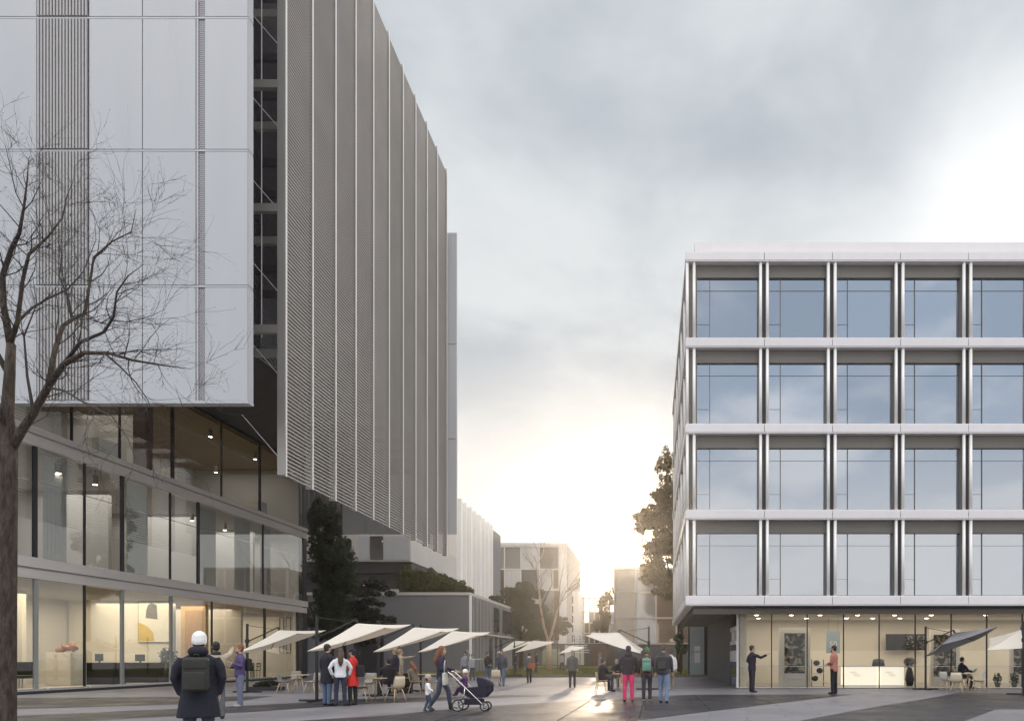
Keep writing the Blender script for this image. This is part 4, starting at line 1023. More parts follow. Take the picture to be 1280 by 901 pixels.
def trees():
    d = 50.; c = lambda a, b, dd=d: P(a, b, dd)
    g = GX(412, d)
    leafy('evergreen_tree', 'tall dark evergreen tree at the far corner of the podium', g, 5.0, .3,
          [(c(408, 650), (1.5, 1.6, 1.9), 6500, 46), (c(414, 690), (2.0, 1.9, 2.3), 11000, 64), (c(418, 735), (2.1, 2.0, 2.4), 11000, 64), (c(408, 775), (1.7, 1.8, 1.8), 7000, 44), (c(398, 640), (.8, .8, 1.5), 1800, 14)], DKG, .11, seed=2)
    d = 55.; c = lambda a, b: P(a, b, d)
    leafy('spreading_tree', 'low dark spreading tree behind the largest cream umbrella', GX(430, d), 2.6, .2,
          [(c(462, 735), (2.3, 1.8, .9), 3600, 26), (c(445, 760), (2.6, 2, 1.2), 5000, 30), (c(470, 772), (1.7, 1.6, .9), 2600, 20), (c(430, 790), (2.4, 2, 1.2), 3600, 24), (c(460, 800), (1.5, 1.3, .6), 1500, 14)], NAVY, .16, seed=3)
    d = 79.; c = lambda a, b, dd=79.: P(a, b, dd)
    leafy('cedar_tree', 'dark layered tree left of the slender bare tree', GX(651, d)+Vector((0, 0, .1)), 4.2, .3,
          [(c(650, 740), (2.9, 2.4, 1.6), 6500, 34), (c(640, 762), (3.3, 2.6, 1.6), 7000, 36), (c(664, 765), (2.9, 2.4, 1.5), 5500, 30), (c(655, 785), (2.3, 2.2, 1.3), 3800, 24), (c(620, 748), (1.2, 1.2, .5), 900, 9)], GRN, .18, seed=4)
    leafy('round_tree', 'soft green tree just behind the slender bare tree', GX(684, 86)+Vector((0, 0, .1)), 3.0, .25,
          [(c(680, 782, 86), (3.2, 2.5, 2.2), 6500, 34), (c(703, 778, 86), (1.7, 1.6, .9), 1700, 14), (c(672, 800, 86), (2.6, 2.2, 1.5), 4000, 24)], leaf_mat('soft_leaf', (.04, .05, .025), (.085, .09, .05), .35), .19, seed=5)
    d = 60.; c = lambda a, b: P(a, b, 60.)
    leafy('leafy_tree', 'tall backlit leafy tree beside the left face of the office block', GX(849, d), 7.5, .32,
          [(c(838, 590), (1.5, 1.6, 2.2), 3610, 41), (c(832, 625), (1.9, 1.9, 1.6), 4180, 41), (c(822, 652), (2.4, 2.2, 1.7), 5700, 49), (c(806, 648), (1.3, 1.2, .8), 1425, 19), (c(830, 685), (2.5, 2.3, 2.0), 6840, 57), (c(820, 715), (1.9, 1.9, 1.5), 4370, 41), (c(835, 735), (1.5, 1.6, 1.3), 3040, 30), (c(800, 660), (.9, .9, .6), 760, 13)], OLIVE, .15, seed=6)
    d = 96.; c = lambda a, b: P(a, b, 96.)
    leafy('hedge_tree', 'brown green bush tree left of the gridded block', GX(759, d), 2.5, .2, [(c(757, 762), (1.5, 1.5, 3.0), 3600, 26), (c(763, 745), (.8, 1, 1.6), 1000, 10), (c(752, 782), (1.5, 1.5, 1.6), 2000, 14)], leaf_mat('brown_leaf', (.06, .05, .015), (.13, .09, .03), .4), .16, seed=7)
    d = 52.; c = lambda a, b: P(a, b, 52.)
    leafy('small_bush', 'small green bush under the corner of the office block', GX(851, d)+Vector((0, 0, .1)), 1.1, .08, [(c(850, 806), (.75, .7, 1.0), 1500, 14)], GRN, .10, 'bush', seed=8)
    # shrubs on the pavilion roof
    spots = [(515, 717, 60.6, .95, 1.35), (527, 722, 61.4, 1.0, 1.45), (538, 720, 62.8, .95, 1.2), (549, 722, 64.6, .95, 1.1), (560, 724, 66.5, .95, 1.05), (570, 727, 68.6, .9, 1.0), (580, 731, 71, .9, .9)]
    words = ['at the left front corner', 'hanging lowest over the front edge', 'third along the roof edge', 'in the middle of the roof edge', 'past the middle of the roof edge', 'second from the far end', 'at the bright far end']
    for k, ((px, py, dd, r, h), w) in enumerate(zip(spots, words)):
        p = GX(px, dd); p.z = 7.07
        t = thing('roof_shrub', 'bushy shrub on the pavilion roof ' + w, 'shrub', tuple(p), 0, 'shrubs on the pavilion roof')
        MB().path([p, p+Vector((0, 0, .8))], [.09, .05], 8).build('stem', BARK, t); foliage(p+Vector((.1, -.15, .95)), (r*1.4, r*1.3, h*1.25), 3600, .12, SHR, t, 'foliage', 60+k, clumps=30)
    # low hedge near the podium
    a, b = GX(312, 28.8), GX(352, 28.8)
    for k in range(1):
        t = thing('planting_strip', 'low dark green planting strip between umbrella base and podium', 'hedge', ((a.x+b.x)/2, 28.8, 0))
        MB().box(a.x, b.x, 28.6, 29.1, 0, .16).build('trough', DARK, t)
        foliage(((a.x+b.x)/2, 28.85, .26), ((b.x-a.x)/2, .28, .2), 2200, .05, GRN, t, 'foliage', 91, clumps=30)
    p = GX(509, 26.5); t = thing('round_shrub', 'small round green shrub behind the cafe tables', 'shrub', tuple(p))
    MB().path([p, p+Vector((0, 0, .22))], [.16, .2], 12).build('pot', DARK, t); foliage(p+Vector((0, 0, .45)), (.35, .35, .33), 700, .06, GRN, t, 'foliage', 92, clumps=12)
trees()

# ------------------------------------------------------------------ cafe furniture
def make_chair(shell, label):
    t = thing('cafe_chair', label, 'chair', (0, 0, 0), 0, 'cafe chairs on the plaza')      # faces +Y
    # one curved shell: seat turning up into the back
    prof = [(.22, .445, .40), (.15, .44, .45), (0, .425, .46), (-.14, .43, .46), (-.20, .47, .45), (-.225, .56, .44), (-.24, .68, .42), (-.255, .80, .36)]
    rings = []
    mb = MB(); N = 9
    top = []; bot = []
    for (y, z, w) in prof:
        row = []; row2 = []
        for i in range(N):
            u = -1 + 2*i/(N-1); c = .045*(u*u)
            nrm = Vector((0, 0, 1)) if z < .46 else Vector((0, 1, .15))
            p = Vector((u*w/2, y, z)) + nrm*c; row.append(p); row2.append(p - nrm*.014)
        top.append(row); bot.append(row2)
    M = len(prof); vs = [p for r in top for p in r] + [p for r in bot for p in r]; fs = []
    for k in range(M-1):
        for i in range(N-1):
            a = k*N+i; fs.append((a, a+1, a+N+1, a+N)); b = M*N + a; fs.append((b+N, b+N+1, b+1, b))
    for k in range(M-1):
        a = k*N; fs.append((a+N, a, a+M*N, a+N+M*N)); a = k*N+N-1; fs.append((a, a+N, a+N+M*N, a+M*N))
    for i in range(N-1): fs.append((i+1, i, i+M*N, i+1+M*N)); a = (M-1)*N+i; fs.append((a, a+1, a+1+M*N, a+M*N))
    mb.add(vs, fs); mb.build('shell_seat', shell, t, True)
    for sx in (-1, 1):
        for sy in (-1, 1): MB().path([(sx*.13, sy*.13-.01, .425), (sx*.235, sy*.235-.01, 0)], [.019, .013], 8).build('leg', WOOD, t, True)
    MB().box(-.14, .14, -.02, .0, .39, .424).box(-.02, 0.02, -.15, -.021, .39, .42).build('underframe', WOOD, t)
    return t
def make_table(label):
    t = thing('cafe_table', label, 'table', (0, 0, 0), 0, 'round cafe tables')
    MB().path([(0, 0, .70), (0, 0, .705), (0, 0, .722), (0, 0, .727)], [.33, .35, .35, .34], 28).build('table_top', WOOD, t)
    for k in range(3):
        a = R(90+120*k); MB().path([(.07*math.cos(a), .07*math.sin(a), .70), (.30*math.cos(a), .30*math.sin(a), 0)], [.02, .015], 8).build('leg', WOOD, t, True)
    MB().tube((0, 0, .64), (0, 0, .699), .09, seg=12).build('hub', WOOD, t)
    return t
CREAM = mat('cream_shell', (.66, .56, .40), .5, 0, .05, 3); TAUPE = mat('taupe_shell', (.30, .27, .24), .55, 0, .05, 3); WSH = mat('white_shell', (.62, .58, .52), .5, 0, .04, 3)
protos = {}
def chair(shell, x, y, face, label):
    k = shell.name
    if k not in protos: o = protos[k] = make_chair(shell, label)
    else: o = copy_tree(protos[k])
    o.location = (x, y, 0.0); o.rotation_euler.z = face; o['label'] = label; return o
def table(x, y, label, rz=0):
    if 'T' not in protos: o = protos['T'] = make_table(label)
    else: o = copy_tree(protos['T'])
    o.location = (x, y, 0); o.rotation_euler.z = rz; o['label'] = label; return o
def g2(px, py): v = G(px, py); return v.x, v.y
def cafe():
    T = [(375, 866, 'wooden table at the podium corner beyond the dark coated man'), (470, 874.5, 'front wooden table right of the red coated woman'), (534, 864.5, 'wooden table left of the woman with the pram'), (566, 859, 'wooden table half hidden by the pram'), (771, 862.5, 'wooden table behind the pink trousers'), (1212, 862.5, 'small table before the man seated under the grey umbrella')]
    for k, (px, py, lab) in enumerate(T): table(*g2(px, py), lab, k*.5)
    C = [(TAUPE, 356, 866, -80, 'taupe chair left of the podium corner table'), (WSH, 390, 866, 85, 'pale chair just left of the dark coated man'), (TAUPE, 368, 861, 185, 'taupe chair behind the podium corner table'),
         (TAUPE, 452, 876, -85, 'taupe chair half hidden by the red coat'), (CREAM, 494, 876.5, 60, 'cream chair in front of the stooping dark figure'), (TAUPE, 462, 867, 190, 'taupe chair behind the front wooden table'),
         (WOOD, 519, 866, -75, 'wooden chair under the small seated figure left of the toddler'), (CREAM, 549, 866, 80, 'pale chair behind the woman with the pram'), (WOOD, 578, 861, 75, 'wooden chair right of the striding woman'), (CREAM, 620, 857.5, 10, 'cream chair back seen above the pram'),
         (WOOD, 752, 864, -75, 'wooden chair under the dark seated man left of the pink trousers'), (WOOD, 782, 864.5, 10, 'wooden chair tight behind the pink trousers'), (WSH, 771, 858, 180, 'pale chair under the far seated person'),
         (WSH, 1184, 863, -70, 'white chair leftmost under the grey umbrella'), (CREAM, 1196, 865.5, -30, 'beige chair with its back to us under the grey umbrella'), (WSH, 1223, 864, 80, 'white chair right of the seated man'), (TAUPE, 1201, 860, -90, 'taupe chair carrying the seated man')]
    for m, px, py, f, lab in C: chair(m, *g2(px, py), R(f), lab)
cafe()

def make_umbrella(cloth, side, roll, pitch, label):
    """mast at the origin, canopy to +X*side; roll tips the mast side down, pitch tips the viewer's side up"""
    t = thing('cantilever_umbrella', label, 'umbrella', (0, 0, 0), 0, 'cantilever umbrellas on the plaza')
    MB().box(-.55, .55, -.05, .05, 0, .05).box(-.05, .05, -.55, -.051, 0, .05).box(-.05, .05, .051, .55, 0, .05).build('base', BLACK, t)
    MB().box(-.035, .035, -.035, .035, .051, 2.72).build('mast', BLACK, t)
    a = 1.22; h = .46; cx = 1.44*side; zc = 2.03
    rot = Matrix.Rotation(-roll*side, 4, 'Y') @ Matrix.Rotation(pitch, 4, 'X')
    tr = lambda p: Vector((cx, 0, zc)) + rot @ Vector(p)
    mb = MB(); n = 8
    cor = [(-a, -a), (a, -a), (a, a), (-a, a)]
    for s in range(2):
        off = -.012*s
        for k in range(4):
            c0, c1 = cor[k], cor[(k+1) % 4]; rows = []
            for i in range(n+1):
                f = i/n; row = []
                for j in range(n+1):
                    g = j/n; ex = c0[0]*(1-g)+c1[0]*g; ey = c0[1]*(1-g)+c1[1]*g
                    sag = -.05*math.sin(math.pi*g)*f - .03*math.sin(math.pi*f)
                    edge = 1 - .045*math.sin(math.pi*g)*f
                    row.append(tr((ex*f*edge, ey*f*edge, h*(1-f) + sag + off)))
                rows.append(row)
            vs = [p for r in rows for p in r]; fs = []
            for i in range(n):
                for j in range(n):
                    q = i*(n+1)+j; f4 = (q, q+n+1, q+n+2, q+1); fs.append(f4 if s == 0 else f4[::-1])
            mb.add(vs, fs)
    mb.build('canopy', cloth, t)
    ap = tr((0, 0, h+.02)); 
    for k in range(4): c0 = cor[k]; MB().tube(tr((0, 0, h-.05)), tr((c0[0]*.98, c0[1]*.98, -.03)), .012, seg=6).build('rib', DARK, t)
    MB().tube(tr((0, 0, h-.02)), tr((0, 0, h+.12)), .04, seg=10).build('hub', DARK, t)
    MB().tube((.036*side, 0, 2.02), tr((0, 0, h+.12)), .024, seg=8).build('boom', BLACK, t); MB().tube((.0, 0, 2.66), tr((-.25*side, 0, h+.12)), .012, seg=6).build('stay', BLACK, t)
    MB().box(-.06, .06, -.06, .06, 1.96, 2.1).build('crank', BLACK, t)
    return t
def umbrellas():
    U = [(309, 865, 1, 18, 5, 'cream umbrella nearest the podium glass', CANVAS), (396, 876, 1, 17, 5, 'largest cream umbrella above the dark coated man', CANVAS), (473, 869.5, 1, 17, 5, 'cream umbrella above the stooping dark figure', CANVAS),
         (526, 863.5, 1, 16, 5, 'cream umbrella left of the striding woman', CANVAS), (811, 861.5, -1, 18, 5, 'cream umbrella behind the three walkers', CANVAS),
         (1157, 861.5, 1, 18, -13, 'grey umbrella with dark underside before the shop', DCANVAS), (1279, 868, -1, 12, 5, 'pale umbrella cut by the right photo edge', CANVAS),
         (620, 845.5, 1, 16, 5, 'small far pale umbrella on the lawn, left of its twin', CANVAS), (643, 846.0, 1, 14, 5, 'small far pale umbrella on the lawn nearest the slender tree', CANVAS), (697, 838, 1, 12, 5, 'tiny far umbrella at the end of the lawn', CANVAS)]
    seen = {}
    for px, py, s, roll, pitch, lab, cl in U:
        key = (s, roll, pitch, cl.name)
        if key in seen: o = copy_tree(seen[key])
        else: o = seen[key] = make_umbrella(cl, s, R(roll), R(pitch), lab)
        g = G(px, py); o['label'] = lab; o.location = (g.x, g.y, .10 if py < 847 else .009)
        if px == 1279: o.rotation_euler.z = R(-118)
umbrellas()

# ------------------------------------------------------------------ people
SKIN = mat('skin', (.52, .33, .24), .55, 0, .05, 6); SKIND = mat('skin_dark', (.16, .09, .06), .55, 0, .05, 6)
EYED = mat('eye_dark', (.02, .015, .012), .4, 0, 0)
def cloth(name, col, var=.18): return mat('cloth_' + name, col, .85, 0, var, 7, bump=.35, bs=26)
HAIRS = {'brown': mat('hair_brown', (.075, .04, .022), .6, 0, .3, 25, streak=(1, 1, .15)), 'dark': mat('hair_dark', (.018, .012, .01), .55, 0, .3, 25), 'blond': mat('hair_blond', (.30, .19, .09), .6, 0, .3, 25, streak=(1, 1, .15)),
         'grey': mat('hair_grey', (.38, .36, .34), .6, 0, .2, 25), 'red': mat('hair_red', (.20, .075, .03), .6, 0, .3, 25, streak=(1, 1, .15))}
V3 = Vector
def person(label, px, py, face, h, top, legs_c, pose=None, hair='brown', longhair=False, hat=None, hem=-.10, flare=0., skirt=None, skin=None, shoe=(.02, .018, .018), build_=1.0, head_k=1.0, sleeves=True,
           lean=(0, 0), look=0., seat=False, group=None, at_=None, hood=False, scarf=None, base_z=0.0, collar=None, vox=.017, boots=False, inner=None, beard=False, lift=None, fixed=False, hatlow=False):
    """figure faces +Y before turning; arms and legs are direction vectors"""
    s = h/1.75; skin = skin or SKIN; pose = pose or {}
    global LF
    loc = at_ if at_ is not None else G(px, py)
    if not seat and not fixed: face = face + math.degrees(math.atan2(-loc[0], loc[1]))
    LF = face
    t = thing('person', label, 'person', (loc[0], loc[1], base_z), R(face), group)
    up = V3((lean[0], lean[1], 1)).normalized(); side = V3((1, 0, 0)); fwd = side.cross(up)*-1 if False else up.cross(side)
    A = {}
    k = build_
    hipc = V3((0, 0, 0))
    U = lambda z, y=0, x=0: hipc + up*z + fwd*y + side*x
    sh = {sx: U(.47, 0, sx*.175*k) for sx in (-1, 1)}
    for sx, n in ((-1, 'L'), (1, 'R')):
        a = pose.get('arm' + n, ((sx*.16, .0, -1), (sx*.04, .18, -1)))
        u, f = V3(a[0]).normalized(), V3(a[1]).normalized()
        el = sh[sx] + u*.285; wr = el + f*.245; A[sx] = (sh[sx], el, wr, f)
    Lg = {}
    for sx, n in ((-1, 'L'), (1, 'R')):
        a = pose.get('leg' + n, ((sx*.04, .0, -1), (sx*.01, -.02, -1)))
        u, f = V3(a[0]).normalized(), V3(a[1]).normalized()
        hp = hipc + V3((sx*.088, 0, -.02)); kn = hp + u*.425; an = kn + f*.405; Lg[sx] = (hp, kn, an)
    low = min(Lg[sx][2].z for sx in (-1, 1)) - .085
    if lift is not None: low = -lift/s
    def W(p): return (V3(p) - V3((0, 0, low)))*s
    def ring(z, rx, ry, y=0, n=18): return [W(U(z, y) + side*(rx*math.cos(2*math.pi*i/n)) + fwd*(ry*math.sin(2*math.pi*i/n))) for i in range(n)]
    # ---- body: one continuous surface
    b = MB()
    b.ring_loft([ring(-.10, .10*k, .09), ring(-.03, .155*k, .108), ring(.10, .135*k, .095), ring(.24, .15*k, .105, .01), ring(.38, .165*k, .105), ring(.445, .14*k, .082), ring(.515, .058, .054)])
    nk = U(.50); hd = U(.685, .018)
    b.path([W(nk), W(U(.60, .012))], [.056*s, .052*s], 12)
    hk = head_k
    yaw = Quaternion(up, R(look)); HF = yaw @ fwd; HS = yaw @ side
    HP = lambda x, y, z: hd + HS*(x*hk) + HF*(y*hk) + up*((z + .11)*hk - .11)
    hrot = Matrix((HS, HF, up)).transposed()
    b.ell(W(HP(0, -.008, .03)), (.074*s*hk, .092*s*hk, .092*s*hk), 16, 10, hrot)
    b.ell(W(HP(0, .028, -.045)), (.056*s*hk, .062*s*hk, .072*s*hk), 14, 9, hrot)
    b.path([W(HP(0, .082, .015)), W(HP(0, .108, -.028)), W(HP(0, .086, -.036))], [.009*s*hk, .014*s*hk, .008*s*hk], 8)
    for sx in (-1, 1): b.ell(W(HP(sx*.077, -.008, -.005)), (.012*s*hk, .022*s*hk, .033*s*hk), 8, 6, hrot)
    b.ell(W(HP(0, .083, -.068)), (.026*s*hk, .012*s*hk, .012*s*hk), 8, 6, hrot)
    for sx in (-1, 1):
        S, E, Wr, f = A[sx]
        b.path([W(S - side*sx*.045 - up*.045), W(S.lerp(E, .5)), W(E), W(E.lerp(Wr, .35)), W(Wr)], [.046*s*k, .043*s*k, .038*s, .037*s, .027*s], 10)
        hp, kn, an = Lg[sx]
        b.path([W(hp), W(hp.lerp(kn, .5)), W(kn), W(kn.lerp(an, .3)), W(an)], [.082*s*k, .068*s*k, .052*s, .052*s, .036*s], 12)
        nrm = f.cross(V3((sx, .3, 0))).normalized(); acr = f.cross(nrm).normalized()
        b.ell(W(Wr + f*.045), (.040*s, .022*s, .055*s), 10, 7, Matrix((acr, nrm, f)).transposed())
    vs, fs = remesh(b, vox*s, 3)
    o = MB().add(vs, fs)
    for sx in (-1, 1):          # fingers and thumb
        S, E, Wr, f = A[sx]; nrm = f.cross(V3((sx, .3, 0))).normalized(); acr = f.cross(nrm).normalized()
        for j, ln in enumerate((.062, .074, .069, .052)):
            q = Wr + f*.075 + acr*(.027 - .018*j); m1 = q + (f*.92 + nrm*.25*-sx).normalized()*ln*.55; m2 = m1 + (f*.6 + nrm*.7*-sx).normalized()*ln*.5
            o.path([W(q), W(m1), W(m2)], [.0095*s, .0085*s, .006*s], 6)
        q = Wr + f*.03 + acr*.030; m1 = q + (f*.6 + acr*.75).normalized()*.035; m2 = m1 + (f*.9 + acr*.25).normalized()*.03
        o.path([W(q), W(m1), W(m2)], [.012*s, .010*s, .007*s], 6)
    o.cur = 1
    for sx in (-1, 1):
        o.ell(W(HP(sx*.030, .079, .018)), (.012*s*hk, .008*s*hk, .007*s*hk), 8, 6, hrot)
        o.ell(W(HP(sx*.031, .080, .040)), (.018*s*hk, .007*s*hk, .004*s*hk), 8, 5, hrot)
    o.ell(W(HP(0, .096, -.067)), (.022*s*hk, .004*s*hk, .003*s*hk), 8, 5, hrot)
    o.build('body', [skin, EYED], t, True, True)
    # ---- clothes
    tm = cloth(*top); c = MB(); e = .022
    hr = (.165 + flare)*k + e*.6
    sec = [ring(hem, hr, .118 + flare*.8 + e*.5)]
    if hem < -.2: sec.append(ring(-.12, .168*k + e + flare*.3, .125 + e*.5 + flare*.3))
    sec += [ring(-.02, .162*k + e, .112 + e), ring(.10, .145*k + e + flare*.15, .10 + e), ring(.24, .158*k + e, .112 + e, .01), ring(.38, .172*k + e, .11 + e), ring(.46, .155*k + e, .088 + e), ring(.535, .075, .066)]
    if not (seat and hem < -.15): c.ring_loft(sec)
    else: c.ring_loft(sec[1:])
    for sx in (-1, 1):
        S, E, Wr, f = A[sx]
        if sleeves: c.path([W(S - side*sx*.035 - up*.035), W(S.lerp(E, .5)), W(E), W(E.lerp(Wr, .5)), W(Wr - f*.01)], [(.068*k + e*.3)*s, .061*s*k + .002, .054*s, .050*s, .043*s], 12)
        else: c.path([W(S - side*sx*.01), W(S.lerp(E, .55))], [.066*s*k, .058*s], 12)
        if seat and hem < -.08:
            hp, kn, an = Lg[sx]; c.path([W(hp), W(hp.lerp(kn, .6))], [.115*s*k, .095*s], 12)
    if collar != 0: c.path([W(U(.515)), W(U(.565, -.004))], [.079*s, .072*s], 14)
    if hood: c.ell(W(U(.55, -.07)), (.125*s, .09*s, .08*s), 12, 8); c.path([W(U(.53, -.02)), W(U(.60, -.02))], [.10*s, .092*s], 14)
    vs, fs = remesh(c, vox*s, 2); MB().add(vs, fs).build(('coat' if hem < -.2 else 'jacket' if sleeves else 'shirt'), tm, t, True, True)
    if inner: MB().ell(W(U(.42, .128)), (.05*s, .012*s, .12*s), 10, 8).build('shirt_front', cloth(*inner), t, True, True)
    if scarf: MB().path([W(U(.505)), W(U(.555, .005)), W(U(.575, .01))], [.1*s, .1*s, .08*s], 14).build('scarf', cloth(*scarf), t, True, True)
    c = MB(); c.ring_loft([ring(-.11, .12*k, .10), ring(-.04, .165*k, .118), ring(.05, .148*k, .108), ring(.09, .14*k, .10)])
    for sx in (-1, 1):
        hp, kn, an = Lg[sx]; c.path([W(hp), W(hp.lerp(kn, .5)), W(kn), W(kn.lerp(an, .5)), W(an + (an-kn).normalized()*(-.09 if boots else .035))], [.098*s*k, .082*s*k, .067*s, .062*s, .056*s], 12)
    vs, fs = remesh(c, vox*s, 2); MB().add(vs, fs).build('trousers', cloth(*legs_c), t, True, True)
    if skirt: pass
    shm = mat('shoe_%d_%d_%d' % tuple(int(x*99) for x in shoe), shoe, .5, 0, .1, 5)
    for sx in (-1, 1):
        hp, kn, an = Lg[sx]; d = (an - kn).normalized(); ft = (V3((0, 1, 0)) - d*V3((0, 1, 0)).dot(d)*.9); ft.z *= .9; ft = ft.normalized()
        n2 = V3((1, 0, 0)).cross(ft).normalized(); rt = Matrix((V3((1, 0, 0)), ft, n2)).transposed()
        q = an + d*.045 + V3((sx*.005, 0, 0)); m = MB()
        m.ell(W(q + ft*.065), (.046*s, .125*s, .040*s), 12, 8, rt); m.path([W(an - d*(.14 if boots else .0)), W(an + d*.05)], [(.052 if boots else .044)*s, .048*s], 10)
        vs, fs = remesh(m, .014*s, 1)
        zmin = 0.001
        vs = [V3((v.x, v.y, max(v.z, zmin if lift is None else -9))) for v in vs]
        MB().add(vs, fs).build('shoe', shm, t, True, True)
    # ---- hair, hats
    hm = HAIRS[hair]; c = MB()
    if hat:
        hc = cloth(*hat); m = MB(); m.ell(W(HP(0, -.012, .052)), (.087*s*hk, .105*s*hk, .092*s*hk), 16, 10, hrot); m.ell(W(HP(0, -.012, .022)), (.092*s*hk, .110*s*hk, .032*s*hk), 16, 8, hrot)
        if hatlow: m.ell(W(HP(0, -.022, -.005)), (.088*s*hk, .10*s*hk, .075*s*hk), 16, 9, hrot)
        vs, fs = remesh(m, .013*s, 2); MB().add(vs, fs).build('knitted_hat', hc, t, True, True)
        c.ell(W(HP(0, -.045, -.03)), (.076*s*hk, .062*s*hk, .06*s*hk), 12, 8, hrot)
    else:
        c.ell(W(HP(0, -.022, .046)), (.083*s*hk, .098*s*hk, .090*s*hk), 16, 10, hrot); c.ell(W(HP(0, -.05, -.012)), (.078*s*hk, .062*s*hk, .075*s*hk), 12, 8, hrot)
        for sx in (-1, 1): c.ell(W(HP(sx*.068, -.01, .02)), (.016*s*hk, .045*s*hk, .045*s*hk), 8, 6, hrot)
    if longhair:
        c.path([W(HP(0, -.055, 0)), W(U(.54, -.105)), W(U(.40, -.148)), W(U(.27, -.145))], [.078*s, .085*s, .075*s, .03*s], 12)
        for sx in (-1, 1): c.path([W(HP(sx*.066, .0, .02)), W(HP(sx*.075, .005, -.07)), W(U(.47, .03, sx*.09))], [.025*s, .03*s, .02*s], 8)
    vs, fs = remesh(c, .014*s, 2); MB().add(vs, fs).build('hair', hm, t, True, True)
    if beard:
        m = MB(); m.ell(W(HP(0, .045, -.082)), (.05*s, .055*s, .042*s), 10, 8, hrot); m.build('beard', hm, t, True, True)
    t['_'] = 0; del t['_']
    return t, (lambda z, y=0, x=0: (Matrix.Translation(t.location) @ Matrix.Rotation(R(face), 4, 'Z')) @ W(U(z, y, x))), (lambda sx: (Matrix.Translation(t.location) @ Matrix.Rotation(R(face), 4, 'Z')) @ W(A[sx][2] + A[sx][3]*.09))

def backpack(label, fn, face, k, col, col2=None, k2=1.0):
    """hangs on the back: fn maps (z, y, x) of the wearer to the world"""
    c = fn(.25, -.205); t = thing('backpack', label, 'backpack', tuple(c), R(LF))
    m = cloth(*col); w, d, h = .16*k, .085*k, .24*k*k2
    MB().bevbox(-w, w, -d, d, -h, h, .08*k, 4).build('sack', m, t, True, True)
    MB().bevbox(-w*.82, w*.82, -d-.035*k, -d+.01, -h*.9, h*.15, .02*k, 2).build('front_pocket', cloth(*(col2 or col)), t, True, True)
    MB().bevbox(-w*.9, w*.9, -d-.012*k, -d+.02, h*.35, h*.88, .012*k, 2).build('lid_flap', cloth(*(col2 or col)), t, True, True)
    MB().path([(-.03, d*.2, h), (-.02, d*.2, h+.04*k), (.02, d*.2, h+.04*k), (.03, d*.2, h)], [.009*k]*4, 6).build('handle', m, t, True, True)
    for sx in (-1, 1): MB().path([(sx*w*.6, d, h*.8), (sx*w*.66, d+.10*k, h*.98), (sx*w*.75, d+.26*k, h*.7), (sx*w*.8, d+.27*k, h*.1), (sx*w*.9, d+.12*k, -h*.5), (sx*w*.85, d, -h*.8)], [.02*k]*6, 6).build('strap', m, t, True, True)
    return t
def bag(label, c, face, w, h, d, col, strap=.35):
    t = thing('handbag', label, 'bag', tuple(c), R(LF)); m = cloth(*col)
    MB().bevbox(-w/2, w/2, -d/2, d/2, -h/2, h/2, min(d*.35, .03), 2).build('body', m, t, True, True)
    MB().path([(-w*.4, 0, h/2-.02), (-w*.36, 0, h/2+strap*.7), (0, 0, h/2+strap), (w*.36, 0, h/2+strap*.7), (w*.4, 0, h/2-.02)], [.01]*5, 6).build('strap', m, t, True, True)
    return t

